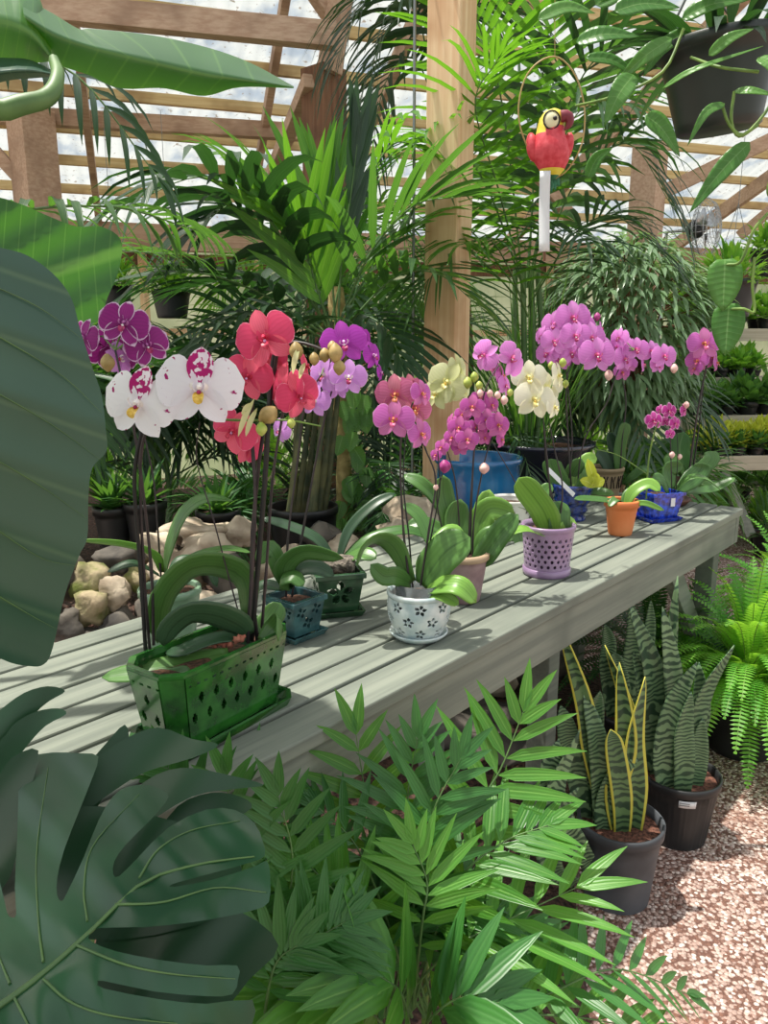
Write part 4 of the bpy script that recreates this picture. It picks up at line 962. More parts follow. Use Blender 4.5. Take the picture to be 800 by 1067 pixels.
# ---- brown bowl
t = ORCH['brown']; y0 = t.location.y
stem(t, [(716, 510, 0), (722, 460, 0), (730, 410, 0), (736, 382, 0), (738, 368, 0)], .0042)
stem(t, [(718, 510, .02), (726, 460, .02), (733, 400, .02)], .0035, 'stake', 'stake', knots=False)
f = [flower(t, 'orchidpink', *a) for a in [(734, 358, 32, -.02, -5), (726, 376, 22, 0, -30), (741, 372, 24, .02, 40), (746, 378, 18, 0, 60), (724, 384, 16, .0, -60), (730, 366, 20, .03, 150)]]
pedicels(t, [P(736, 382, y0), P(738, 368, y0)], f)
oleaf(t, [(718, 500, 0), (740, 480, .0), (738, 470, .03)], 16, 'orl', N=(-.2, -1, .3))
oleaf(t, [(715, 500, 0), (703, 480, .0), (695, 486, .0)], 18, 'orl')
oleaf(t, [(722, 500, 0), (740, 505, -.05), (768, 500, -.05)], 12, 'orl')
oleaf(t, [(716, 500, .02), (708, 470, .03), (712, 450, .03)], 20, 'nmid', N=(-.2, -1, .3))
# name tags in the planter area
# ---------------------------------------------------------------- palms
def frond(t, q, n=18, LL=.3, LW=.03, mat='kent', a0=75, a1=25, g=.5, start=.2, N=(0, 0, 1), lift=.15, rr=.004, seg=5, jit=6, lprof=p_palm, name='frond', term=True, fold=.25, ang=0):
    N = V(N); c = spline(q, 40); mb = MB(); m = len(c)
    mb.tube(c[::2], [rr*lerp(1.3, .35, i/(len(c[::2])-1)) for i in range(len(c[::2]))], 5, mi=1)
    for i in range(n):
        f = start+(1-start)*(i+.3)/n; k = min(int(f*(m-1)), m-2); p = c[k].lerp(c[k+1], f*(m-1)-k)
        T = (c[min(k+2, m-1)]-c[max(k-1, 0)]).normalized(); n_ = (N-T*N.dot(T))
        if n_.length < .05: n_ = T.orthogonal()
        n_.normalize(); S_ = T.cross(n_); rel = (f-start)/(1-start)
        L = LL*(.55+.75*sin(pi*min(1, rel*.85+.15)))*random.uniform(.9, 1.06)
        for sd_ in (-1, 1):
            a = radians(lerp(a0, a1, rel)+random.uniform(-jit, jit))
            d = T*cos(a)+S_*sin(a)*sd_+n_*(lift+random.uniform(-.07, .07))
            mb.droop(p, d, n_+S_*(-.3*sd_), L, LW*(1.1-.35*rel)*random.uniform(.9, 1.05), lprof, g*random.uniform(.7, 1.3), seg, 1, fold)
    if term:
        T = (c[-1]-c[-3]).normalized()
        for s_ in (-.25, .25): mb.droop(c[-1], T+T.cross(N)*s_, N, LL*.75, LW*.8, lprof, g, seg, 1, fold)
    return obj(name, mb, [M[mat], M['petiole']], t)
def frp(t, pts, **kw):
    y0 = t.location.y; return frond(t, [P(x, y, y0+dy) for x, y, dy in pts], **kw)
def round_pot(t, c, rb, rt, h, mat, rim=.006, soilm='bark', name='pot'):
    mb = MB(); mb.lathe(prof_pot(rb, rt, h, rim=rim, rimh=.03), c, 40); obj(name, mb, M[mat], t); soil(t, c, rt-.006, c[2]+h*.88, M[soilm])
def rand_palm(label, x, Y, z0, H_, nf, fl, LL, LW, mat, seed, g=.5, cat='palm', n=16, stems=3, grp=None, up=1.0, potted=None):
    random.seed(seed); p = P(x, 300, Y); base = V((p.x, Y, z0)); t = thing('palm', label, cat, base, grp)
    if potted: round_pot(t, base, potted*.8, potted, potted*1.9, 'blackpot')
    for s_ in range(stems):
        a = random.uniform(0, 6.28); q = [base+V((cos(a)*.03, sin(a)*.03, .02)), base+V((cos(a)*.06, sin(a)*.06, H_*.6)), base+V((cos(a)*.05, sin(a)*.05, H_))]
        mb = MB(); mb.tube(spline(q, 8), .012); obj('trunk', mb, M['petiole'], t)
    for i in range(nf):
        a = i*2.4+random.uniform(-.3, .3); e = random.uniform(.2, 1.25)*up; L = fl*random.uniform(.8, 1.15)
        d = V((cos(a)*cos(e), sin(a)*cos(e), sin(e))); s0 = base+V((0, 0, H_*random.uniform(.6, 1)))
        q = [s0, s0+d*L*.45+V((0, 0, .06*L)), s0+d*L*.8-V((0, 0, .05*L)), s0+V((d.x, d.y, d.z*.55))*L*1.08-V((0, 0, .25*L))]
        frond(t, q, n=n, LL=LL, LW=LW, mat=mat, g=g, a0=65, a1=30)
    return t
# kentia palm in the black pot behind the bench
random.seed(21)
kp = P(316, 545, 3.06); t = thing('kentia_palm', 'tall kentia palm with broad leaflets in black pot behind the coral orchid', 'palm', (kp.x, 3.06, .52))
round_pot(t, t.location, .115, .137, .33, 'blackpot')
for i, (x0, x1, y1) in enumerate([(300, 322, 380), (308, 330, 360), (314, 338, 345), (322, 346, 335), (330, 352, 335), (336, 358, 350), (326, 340, 400), (305, 312, 400)]):
    mb = MB(); dy = (i % 3-1)*.05; mb.tube(spline([P(x0, 545, 3.06+dy), P((x0+x1)/2, 460, 3.06+dy), P(x1, y1, 3.06+dy)], 10), [(.015-.0007*k)*(1+.12*(k % 3 == 0)) for k in range(11)], 7); obj('trunk', mb, M['kstem'], t)
F = lambda pts, **k: frp(t, pts, **k)
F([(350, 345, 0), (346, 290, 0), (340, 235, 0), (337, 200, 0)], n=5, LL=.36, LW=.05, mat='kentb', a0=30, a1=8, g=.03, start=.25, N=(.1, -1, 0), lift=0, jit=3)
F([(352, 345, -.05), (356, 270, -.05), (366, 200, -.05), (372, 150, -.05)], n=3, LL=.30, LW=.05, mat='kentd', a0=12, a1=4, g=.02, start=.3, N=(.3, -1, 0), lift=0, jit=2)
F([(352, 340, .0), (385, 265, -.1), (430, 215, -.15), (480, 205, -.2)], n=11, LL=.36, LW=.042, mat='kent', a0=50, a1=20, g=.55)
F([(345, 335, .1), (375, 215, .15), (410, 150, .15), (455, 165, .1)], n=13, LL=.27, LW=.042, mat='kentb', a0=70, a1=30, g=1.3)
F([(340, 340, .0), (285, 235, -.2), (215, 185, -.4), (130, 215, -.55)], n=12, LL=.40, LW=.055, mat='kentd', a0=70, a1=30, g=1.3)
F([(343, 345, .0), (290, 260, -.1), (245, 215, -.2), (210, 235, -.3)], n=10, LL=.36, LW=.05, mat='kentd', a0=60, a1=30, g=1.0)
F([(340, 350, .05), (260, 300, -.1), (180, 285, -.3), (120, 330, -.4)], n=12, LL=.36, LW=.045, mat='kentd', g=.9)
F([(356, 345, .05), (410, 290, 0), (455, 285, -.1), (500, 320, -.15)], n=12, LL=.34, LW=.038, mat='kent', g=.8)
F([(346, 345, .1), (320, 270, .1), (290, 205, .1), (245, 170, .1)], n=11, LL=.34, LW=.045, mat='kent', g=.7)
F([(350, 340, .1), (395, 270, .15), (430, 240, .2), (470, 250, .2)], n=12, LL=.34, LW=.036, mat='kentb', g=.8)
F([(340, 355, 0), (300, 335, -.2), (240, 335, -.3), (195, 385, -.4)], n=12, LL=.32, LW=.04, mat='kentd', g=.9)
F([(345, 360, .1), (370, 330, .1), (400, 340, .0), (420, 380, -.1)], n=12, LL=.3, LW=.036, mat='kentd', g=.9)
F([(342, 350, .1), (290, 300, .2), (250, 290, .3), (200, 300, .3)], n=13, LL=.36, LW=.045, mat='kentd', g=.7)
F([(346, 350, -.05), (330, 300, -.1), (315, 250, -.15), (300, 230, -.2)], n=8, LL=.34, LW=.045, mat='kentb', a0=35, a1=15, g=.25, N=(0, -1, .3))
# palm whose fronds hang in from the left
random.seed(22)
t = thing('kentia_palm', 'dark palm frond hanging in at upper left under the big leaf', 'palm', (-1.55, 2.1, 0))
mb = MB(); mb.tube(spline([V((-1.55, 2.1, 0)), V((-1.5, 2.05, .9)), V((-1.35, 1.95, 1.6))], 12), .022); obj('trunk', mb, M['petiole'], t)
F([(-80, 260, -.15), (-40, 60, -.2), (70, 72, -.25), (165, 185, -.25)], n=13, LL=.16, LW=.022, mat='kentd', a0=60, a1=35, g=2.6, N=(0, -.4, 1), start=.3)
F([(-80, 300, -.15), (-10, 230, -.2), (110, 215, -.25), (205, 240, -.1)], n=13, LL=.20, LW=.024, mat='kent', a0=60, a1=30, g=2.2, start=.35)
F([(-80, 300, -.1), (0, 290, .0), (90, 262, .1), (180, 265, .2)], n=14, LL=.22, LW=.02, mat='kent', a0=60, a1=30, g=1.6, start=.3)
# palm right of the post
random.seed(23)
q = P(552, 400, 3.75); t = thing('areca_palm', 'tall arching palm with long hanging leaflets right of the pine post', 'palm', (q.x, 3.75, .5))
for dx in (-14, -4, 6, 15):
    mb = MB(); mb.tube(spline([P(550+dx*.5, 470, 3.75), P(550+dx, 380, 3.75), P(548+dx*.8, 280, 3.75)], 8), .013); obj('trunk', mb, M['petiole'], t)
A_ = dict(LL=.42, LW=.03)
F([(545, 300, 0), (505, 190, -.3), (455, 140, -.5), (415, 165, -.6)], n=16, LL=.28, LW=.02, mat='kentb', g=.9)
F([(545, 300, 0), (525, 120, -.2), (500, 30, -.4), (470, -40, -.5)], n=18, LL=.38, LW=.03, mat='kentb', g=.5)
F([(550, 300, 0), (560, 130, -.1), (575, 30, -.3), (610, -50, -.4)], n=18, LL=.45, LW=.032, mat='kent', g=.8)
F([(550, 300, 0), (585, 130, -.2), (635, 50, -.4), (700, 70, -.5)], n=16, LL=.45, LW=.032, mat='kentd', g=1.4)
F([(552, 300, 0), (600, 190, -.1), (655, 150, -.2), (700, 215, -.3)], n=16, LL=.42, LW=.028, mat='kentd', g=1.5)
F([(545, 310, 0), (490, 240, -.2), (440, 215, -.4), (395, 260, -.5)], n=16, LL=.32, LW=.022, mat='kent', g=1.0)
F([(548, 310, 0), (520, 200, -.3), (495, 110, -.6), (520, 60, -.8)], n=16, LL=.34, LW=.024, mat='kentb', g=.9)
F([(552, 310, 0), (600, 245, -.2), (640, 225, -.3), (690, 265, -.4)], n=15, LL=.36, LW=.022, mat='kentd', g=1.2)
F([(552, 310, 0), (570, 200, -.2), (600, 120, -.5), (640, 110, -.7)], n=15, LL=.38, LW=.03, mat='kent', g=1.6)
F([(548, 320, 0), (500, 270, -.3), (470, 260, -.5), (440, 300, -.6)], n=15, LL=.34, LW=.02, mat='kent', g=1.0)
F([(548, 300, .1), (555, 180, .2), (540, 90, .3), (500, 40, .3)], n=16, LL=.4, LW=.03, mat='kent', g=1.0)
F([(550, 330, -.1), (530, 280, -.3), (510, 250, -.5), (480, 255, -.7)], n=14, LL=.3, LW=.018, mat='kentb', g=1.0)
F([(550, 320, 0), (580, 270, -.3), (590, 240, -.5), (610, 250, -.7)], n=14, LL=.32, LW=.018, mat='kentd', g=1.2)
# dark frond hanging high behind, between the two posts
random.seed(24)
q = P(445, 200, 4.9); t = thing('kentia_palm', 'dark shaded palm behind the pine post, fronds hanging at top centre', 'palm', (q.x+.3, 4.9, .5))
mb = MB(); mb.tube(spline([t.location.copy(), t.location+V((-.05, 0, 1.2)), P(455, 110, 4.8)], 10), .03); obj('trunk', mb, M['dkbeam'], t)
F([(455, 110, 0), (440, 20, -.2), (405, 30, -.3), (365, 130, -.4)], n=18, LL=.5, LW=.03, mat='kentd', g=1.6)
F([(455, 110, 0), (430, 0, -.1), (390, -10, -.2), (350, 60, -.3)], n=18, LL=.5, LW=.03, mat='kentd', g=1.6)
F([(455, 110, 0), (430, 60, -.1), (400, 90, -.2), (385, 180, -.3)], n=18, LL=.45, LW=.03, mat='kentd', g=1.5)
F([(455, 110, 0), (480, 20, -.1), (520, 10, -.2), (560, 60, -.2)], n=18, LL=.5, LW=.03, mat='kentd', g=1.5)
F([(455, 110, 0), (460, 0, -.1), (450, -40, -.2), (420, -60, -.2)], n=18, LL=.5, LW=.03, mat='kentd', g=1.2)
# filling palms in the bed
rand_palm('bushy dark palm behind the white spotted orchid', 150, 3.7, .5, .45, 12, .75, .30, .028, 'kentd', 31, .7)
rand_palm('dark green palm behind coral orchid blooms', 250, 4.3, .5, .6, 13, .8, .32, .03, 'kentd', 32, .7)
rand_palm('low fine leaved palm left of the pine post', 405, 3.8, .5, .3, 14, .55, .2, .016, 'kentd', 33, .5, n=20)
rand_palm('arching palm in shade left of the pine post', 400, 4.6, .5, .8, 13, .9, .34, .03, 'kent', 34, .8)
rand_palm('palm behind the pink orchid cluster', 610, 4.7, .5, .6, 12, .8, .3, .028, 'kentd', 35, .8)
rand_palm('leafy palm at far left behind the elephant ear', 40, 3.4, .5, .6, 10, .7, .3, .035, 'kent', 36, .7)
rand_palm('sunlit palm clump by the left posts', 330, 5.2, .3, 1.6, 12, .9, .34, .03, 'kentb', 37, .8)
rand_palm('fine palm by rocks left of the kentia pot', 225, 3.3, .5, .12, 12, .42, .12, .012, 'parlord', 38, .4, n=22)
rand_palm('feathery parlor palm beside the pine post foot', 415, 3.35, .5, .15, 13, .42, .11, .012, 'parlord', 39, .4, n=22)
rand_palm('low feathery palm behind blue pot', 500, 4.0, .5, .35, 12, .5, .18, .014, 'kentd', 40, .4, n=20)
rand_palm('dim palm between fig and far shelves', 690, 4.6, .05, .5, 12, .6, .25, .026, 'nmid', 41, .7)

# blue pot, dark glazed pot with grassy plant, black pots by the rocks
q = P(498, 475, 3.02); t = thing('blue_pot', 'large bright blue glazed pot behind the bench by the post', 'pot', (q.x, 3.02, .5))
mb = MB(); H_ = q.z-.5
mb.lathe([(0, 0), (.11, 0), (.115, .02), (.15, H_*.45), (.165, H_*.85), (.164, H_-.03), (.174, H_-.02), (.175, H_-.004), (.168, H_), (.155, H_-.005), (.152, H_*.8), (.12, .3*H_), (0, .25*H_)], t.location, 48); obj('pot', mb, M['bluepot'], t); soil(t, t.location, .150, .5+H_*.78, M['bark'])
q = P(566, 462, 3.75); t = thing('glazed_planter', 'wide dark glazed planter of grassy leaves behind the cream orchid', 'planter', (q.x, 3.85, .5))
mb = MB(); H_ = q.z-.5
mb.lathe([(0, 0), (.16, 0), (.2, .1), (.245, H_*.6), (.255, H_-.03), (.275, H_-.02), (.276, H_), (.25, H_), (.245, H_-.05), (.2, .2), (0, .15)], t.location, 44); obj('pot', mb, M['darkglaze'], t); soil(t, t.location, .246, .5+H_-.035, M['bark'])
random.seed(51)
mb = MB()
for i in range(150):
    a = random.uniform(0, 6.28); r_ = random.uniform(0, .13); p0 = t.location+V((cos(a)*r_-.05, sin(a)*r_, H_-.04)); e = random.uniform(1.0, 1.5)
    mb.droop(p0, V((cos(a)*cos(e), sin(a)*cos(e), sin(e))), V((-cos(a), -sin(a), .3)), random.uniform(.5, .95), .011, p_palm, random.uniform(.1, .6), 6, 1, .3)
obj('foliage', mb, M['grass'], t)
for x, y, Y, r_, lb in ((152, 540, 3.0, .08, 'small black pot behind the mossy rocks'), (228, 548, 3.0, .085, 'black pot among the rocks left of the kentia'), (118, 545, 3.0, .07, 'black nursery pot at the left end of the rocks')):
    q = P(x, y, Y); t = thing('nursery_pot', lb, 'pot', (q.x, Y, q.z-.09)); round_pot(t, t.location, r_*.8, r_, .16, 'blackpot')
    mb = MB()
    for i in range(40):
        a = random.uniform(0, 6.28); e = random.uniform(.3, 1.4); mb.droop(t.location+V((0, 0, .14)), V((cos(a)*cos(e), sin(a)*cos(e), sin(e))), V((0, 0, 1)), random.uniform(.12, .22), .03, p_lance, .6, 4, 1, .2)
    obj('foliage', mb, M['nmid'], t)
# tan trunk wound with pothos left of the post
random.seed(53)
q = P(358, 540, 3.35); t = thing('climbing_pothos', 'pothos vine climbing a tan trunk behind the lilac orchid', 'climbing plant', (q.x, 3.35, .5))
mb = MB(); mb.tube(spline([V((q.x, 3.35, .5)), P(358, 470, 3.35), P(354, 400, 3.35), P(350, 300, 3.4)], 16), [.034+.004*math.sin(i*2.2) for i in range(17)], 10); obj('trunk', mb, plain('tan_trunk', '#8a7a4a', .85, '#b3a06a', 25, .8, .01), t)
def heart(mb, base, d, N, L, W, mi=0):
    base = V(base); d = V(d).normalized(); cen = [base+d*(L*(i/8-.12))+V((0, 0, -.12*L*(i/8)**2)) for i in range(9)]
    mb.strip(cen, W, lambda v: (sin(pi*min(1, v*.8+.2))**.7 if v < 1 else .0) if v > .02 else .45, N, cross=2, fold=.22, mi=mi)
mb = MB()
for i in range(26):
    y = random.uniform(400, 545); x = 358+random.uniform(-4, 26); p0 = P(x, y, 3.28); heart(mb, p0, V((random.uniform(-.5, .8), -.3, -1)), V((random.uniform(-.4, .4), -1, .3)), .08, .065)
obj('foliage', mb, M['pothos'], t)

# willow fig
random.seed(61)
q = P(652, 330, 4.2); t = thing('willow_fig', 'dense willow leaved fig tree with drooping leaves behind pink orchids', 'tree', (q.x, 4.2, .0))
mb = MB(); mb.tube(spline([V((q.x, 4.2, 0)), V((q.x+.02, 4.2, .8)), V((q.x, 4.2, 1.5))], 10), .025); obj('trunk', mb, M['dkbeam'], t)
mb = MB(); mb2 = MB()
for i in range(2600):
    a = random.uniform(0, 6.28); u_ = random.uniform(-1, 1); r_ = random.uniform(.55, 1)**.5
    d = V((cos(a)*sqrt(1-u_*u_), sin(a)*sqrt(1-u_*u_), u_)); p0 = q+V((d.x*.45, d.y*.40, d.z*.46-.03))*r_
    if d.z < -.3: p0.z -= random.uniform(0, .12)
    dd = V((d.x, d.y, d.z*.4-.45))+V((random.uniform(-.6, .6), random.uniform(-.6, .6), random.uniform(-.4, .3)))
    mb.droop(p0, dd, V((0, 0, 1))+d*.5, random.uniform(.10, .17), .026, p_lance, .9, 4, 1, .25)
    if i % 40 == 0: mb2.tube([V((q.x, 4.2, 1.1)), V((q.x, 4.2, 1.4)).lerp(p0, .5)+V((0, 0, .08)), p0], .004, 4)
obj('foliage', mb, M['alii'], t); obj('branch', mb2, M['dkbeam'], t)

# ---------------------------------------------------------------- nursery background
def bush(label, p, r_, mat, seed, n=260, L=.09, W=.035, pot=None, name='shrub', cat='shrub', grp=None, hz=1.0, pm='blackpot', prof=p_lance, g=.6):
    random.seed(seed); t = thing(name, label, cat, p, grp); p = V(p); h0 = 0
    if pot: round_pot(t, p, pot*.78, pot, pot*1.5, pm, rim=.004); h0 = pot*1.35
    mb = MB(); c = p+V((0, 0, h0))
    for i in range(n):
        a = random.uniform(0, 6.28); e = random.uniform(-.1, 1.5); q_ = random.uniform(.25, 1)
        d = V((cos(a)*cos(e), sin(a)*cos(e), sin(e)*hz))
        mb.droop(c+d*r_*q_, d+V((0, 0, .2)), V((0, 0, 1)), L*random.uniform(.7, 1.2), W, prof, g, 3, 1, .25)
    for i in range(7):
        a = i*.9; e = .5+.12*i; mb.tube([c, c+V((cos(a)*cos(e), sin(a)*cos(e), sin(e)*hz))*r_*.8], .0035, 4, mi=1)
    obj('foliage', mb, [M[mat], M['petiole']], t); return t
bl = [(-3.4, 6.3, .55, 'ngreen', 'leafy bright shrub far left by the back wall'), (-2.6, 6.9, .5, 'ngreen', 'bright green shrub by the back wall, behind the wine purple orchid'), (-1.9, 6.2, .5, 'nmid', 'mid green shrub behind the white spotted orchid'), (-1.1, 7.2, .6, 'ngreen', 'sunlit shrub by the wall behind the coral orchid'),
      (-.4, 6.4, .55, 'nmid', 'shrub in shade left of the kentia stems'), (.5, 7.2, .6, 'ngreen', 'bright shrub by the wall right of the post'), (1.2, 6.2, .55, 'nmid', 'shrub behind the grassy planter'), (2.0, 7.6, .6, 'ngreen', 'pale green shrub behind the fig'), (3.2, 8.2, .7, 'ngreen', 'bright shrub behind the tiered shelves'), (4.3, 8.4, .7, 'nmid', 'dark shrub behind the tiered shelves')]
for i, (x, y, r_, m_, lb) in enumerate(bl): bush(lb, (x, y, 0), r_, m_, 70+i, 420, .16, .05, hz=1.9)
# hanging baskets on the left and right
def hanging(label, x, y, Y, rp, rf, mat, seed, top=2.9):
    q = P(x, y, Y); t = bush(label, q-V((0, 0, rp*1.5)), rf, mat, seed, 240, .11, .035, pot=rp, name='hanging_plant', cat='hanging plant', hz=.7, g=1.2)
    mb = MB()
    for a in (0, 2.1, 4.2): mb.tube([q+V((cos(a)*rp, sin(a)*rp, 0)), q+V((0, 0, rp*3))], .002, 4)
    mb.tube([q+V((0, 0, rp*3)), V((q.x, q.y, max(top, q.z+.6)))], .002, 4); obj('hanger', mb, M['wire'], t); return t
hanging('hanging pot of bright leaves by the wall, above the wine orchid', 120, 296, 5.6, .11, .2, 'ngreen', 90)
hanging('dark hanging pot with trailing leaves above the white spotted orchid', 178, 302, 5.2, .12, .17, 'ngreen', 91)
hanging('lush bright green hanging plant below the fan at right', 762, 292, 5.0, .15, .27, 'ngreen', 92)
hanging('small hanging plant high at the right edge', 800, 262, 6.0, .12, .22, 'ngreen', 93)
# tiered shelves
t = thing('tiered_shelf', 'grey tiered wooden plant shelves at the right behind the bench', 'shelf', (3.4, 5.6, 0))
tiers = [(.75, 5.1, 735), (.97, 5.6, 692), (1.22, 6.1, 690), (1.60, 6.5, 700)]
SDX = V((1, .12, 0)).normalized(); SA = atan2(.12, 1)
TI = []
for i, (z, Y, xl) in enumerate(tiers):
    a = P(xl, 400, Y); a = V((a.x, Y, z)); TI.append(a)
    mb = MB(); mb.box(a+SDX*1.4+V((0, .17, -.015)), (2.8, .38, .03), rz=SA); mb.box(a+SDX*1.4+V((0, -.03, -.045)), (2.8, .03, .10), rz=SA); obj('shelf_board', mb, M['shelf'], t, bevel=.003)
for dx in (.12, 1.3, 2.6):
    for i, (z, Y, xl) in enumerate(tiers):
        mb = MB(); mb.box(TI[i]+SDX*dx+V((0, .03, -z/2-.03)), (.07, .07, z-.07), rz=SA); obj('leg', mb, M['bench'], t)
    mb = MB(); mb.beam(TI[0]+SDX*dx+V((.05, 0, -.1)), TI[0]+SDX*(dx+.3)+V((0, 0, -.55)), .04, .07); obj('brace', mb, M['bench'], t)
protos = {}
def seedling(kind, mat, label, p, sc, grp, ang):
    if kind not in protos:
        protos[kind] = bush(label, (0, 0, 0), .10, mat, 100+len(protos), 75, .085, .045, pot=.05, name='seedling', cat='potted seedling', g=.8); o = protos[kind]
    else: o = copy_tree(protos[kind])
    o.location = p; o.rotation_euler.z = ang; o.scale = (sc, sc, sc); o['label'] = label; o['group'] = grp; return o
random.seed(7)
spec = [('yell', 'nyell', 'yellow green seedling in black pot on the lowest right shelf', 'seedlings on the lowest shelf', 1.0, .115), ('mid', 'nmid', 'dark green seedling in black pot on the second right shelf', 'seedlings on the second shelf', 1.15, .15), ('gr', 'ngreen', 'bright seedling on the third right shelf', 'seedlings on the third shelf', 1.1, .14), ('up', 'ngreen', 'leafy potted plant on the top right shelf', 'plants on the top shelf', 1.5, .24)]
ORD = ['leftmost', 'second from left', 'third from left', 'fourth from left', 'fifth from left', 'sixth from left']
WHAT = ['yellow green seedling', 'dark green seedling', 'bright green seedling', 'large leafy potted plant']
for i, (k_, m_, lb, g_, sc, stp) in enumerate(spec):
    for row in range(2):
        for j in range(6 if i < 3 else 4):
            lb = '%s, %s in the %s row on the %s right shelf' % (WHAT[i], ORD[j], ('front', 'back')[row], ('lowest', 'second', 'third', 'top')[i])
            seedling(k_, m_, lb, TI[i]+SDX*(.08+stp*j+random.uniform(-.01, .01))+V((0, .05+row*.16, 0)), sc*random.uniform(.8, 1.2), g_, random.uniform(0, 6))
for j in range(4):
    seedling('lowmid', 'nmid', 'small mid green seedling, %s at the very front edge of the lowest shelf' % ORD[j], TI[0]+SDX*(.14+.13*j)+V((0, -.0, 0)), .8, 'front seedlings on the lowest shelf', j)
# plants under the shelf
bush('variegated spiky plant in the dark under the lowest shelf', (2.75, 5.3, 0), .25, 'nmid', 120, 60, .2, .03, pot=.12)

# wall fan
q = P(736, 238, 6.0); t = thing('cage_fan', 'round silver cage fan on the right below the hanging basket', 'fan', q)
fx = Matrix.Rotation(radians(48), 3, 'Z')
def Fp(a, r_, y): return q+fx @ V((cos(a)*r_, y, sin(a)*r_))
FR = px(30, q); mb = MB()
for r_ in (1, .86, .7, .54, .38, .22):
    for s_ in (-1, 1): mb.tube([Fp(2*pi*k/32, FR*r_, s_*.05*(1-r_*r_)**.5*1.6) for k in range(33)], .0035 if r_ == 1 else .002, 4, cap=False)
for k in range(28):
    for s_ in (-1, 1): mb.tube([Fp(2*pi*k/28, FR*r_, s_*.05*(1-r_*r_)**.5*1.6) for r_ in (.15, .5, .8, 1)], .0018, 4)
obj('cage', mb, M['steel'], t)
for k in range(3):
    mb = MB(); rows = [[Fp(2.1*k+.2+b_*.7, FR*r_, -.02+.04*b_) for b_ in (0, .35, .7, 1)] for r_ in (.18, .5, .85)]; mb.grid(rows); obj('blade', mb, M['steel'], t, solid=.002)
mb = MB(); mb.ball(Fp(0, 0, .08), .07, 12, 8, sc=(1, 1, 1)); obj('motor', mb, M['blackpot'], t)
mb = MB(); mb.tube([Fp(0, 0, .1), Fp(0, 0, .3), Fp(0, 0, .3)+V((0, 0, -.3)), Fp(0, 0, .3)+V((0, 0, -1.6))], .015); obj('bracket', mb, M['steel'], t)
# small hanging bulb-like sphere lamp by the fan and green cloth seen left
q = P(433, 0, 5); 
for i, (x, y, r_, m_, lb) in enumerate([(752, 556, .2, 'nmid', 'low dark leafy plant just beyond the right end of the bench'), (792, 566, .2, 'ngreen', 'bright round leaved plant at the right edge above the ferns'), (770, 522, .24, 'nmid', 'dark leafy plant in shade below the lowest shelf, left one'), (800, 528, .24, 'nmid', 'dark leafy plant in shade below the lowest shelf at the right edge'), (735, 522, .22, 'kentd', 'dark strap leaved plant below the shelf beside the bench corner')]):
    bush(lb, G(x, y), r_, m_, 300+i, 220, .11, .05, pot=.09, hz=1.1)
# ---------------------------------------------------------------- big leaves
def outline_leaf(t, name, pts, Yf, uvf, mat, sp=9, solid=.0012, slot=None):
    poly = [V((float(x), float(y))) for x, y in pts]; n0 = len(poly); inn = []
    xs = [p.x for p in poly]; ys = [p.y for p in poly]
    def inside(x, y):
        c = False; j = n0-1
        for i in range(n0):
            if (ys[i] > y) != (ys[j] > y) and x < (xs[j]-xs[i])*(y-ys[i])/(ys[j]-ys[i])+xs[i]: c = not c
            j = i
        return c
    dense = []
    for i in range(n0):
        a, b_ = poly[i], poly[(i+1) % n0]; k = max(1, int((b_-a).length/sp))
        dense += [a.lerp(b_, j/k) for j in range(k)]
    y = min(ys); r_ = 0
    while y < max(ys):
        x = min(xs)+(sp/2 if r_ % 2 else 0)
        while x < max(xs):
            if inside(x, y):
                p = V((x, y))
                if min((p-d_).length for d_ in dense) > sp*.5: inn.append(p)
            x += sp
        y += sp*.87; r_ += 1
    nd = len(dense); R_ = delaunay_2d_cdt(dense+inn, [], [list(range(nd))], 1, 1e-5)
    mb = MB(); vv = [P(p.x, p.y, Yf(p.x, p.y)) for p in R_[0]]; uu = [uvf(p.x, p.y) for p in R_[0]]
    mb.v = [tuple(p) for p in vv]
    for f in R_[2]: mb.f.append(tuple(f)); mb.uv.append([uu[i] for i in f]); mb.m.append(0); mb.flat.append(False)
    return obj(name, mb, M[mat], t)
def smooth_poly(pts, n=4):
    m = len(pts); out = []
    for i in range(m):
        a, b_, c_, d_ = [V((*pts[(i+k-1) % m], 0)) for k in range(4)]
        for j in range(n):
            u = j/n; q = .5*((2*b_)+(c_-a)*u+(2*a-5*b_+4*c_-d_)*u*u+(3*b_-a-3*c_+d_)*u**3); out.append((q.x, q.y))
    return out
# elephant ear plant at the left: leaf close at the frame edge, leaf behind it, arching leaf at the top
t = thing('elephant_ear', 'huge dark elephant ear leaves filling the left edge and upper left', 'elephant ear plant', (-1.15, .95, 0))
def vuv(x, y): return (.75, (y-.35*x-200)/480)
def yf(x, y):
    v_ = vuv(x, y)[1]*7; return .80+.0009*x+.005*abs(sin(pi*v_))+.00002*(y-470)**2*.4/10
o = outline_leaf(t, 'leaf', smooth_poly([(-150, 240), (-40, 248), (0, 258), (28, 266), (55, 285), (74, 310), (84, 345), (97, 385), (106, 412), (110, 445), (111, 470), (96, 488), (92, 520), (91, 560), (82, 580), (67, 622), (55, 675), (46, 692), (30, 694), (0, 686), (-60, 650), (-140, 560), (-180, 400)]), yf, vuv, 'aloc', 8)
o['label'] = 'dark blue green leaf nearest the camera'
mb = MB()
for pts in ([(-20, 292), (40, 320), (84, 352)], [(-20, 340), (60, 388), (106, 430)], [(-20, 400), (50, 440), (106, 480)], [(-20, 470), (40, 505), (90, 540)], [(-20, 540), (40, 580), (80, 590)], [(-20, 610), (30, 640), (58, 655)]):
    q_ = spline([V((x, y, 0)) for x, y in pts], 10); mb.tube([P(p.x, p.y, yf(p.x, p.y)-.003) for p in q_], [.0009*(1-.08*i) for i in range(11)], 5)
obj('leaf_veins', mb, M['vein'], t)
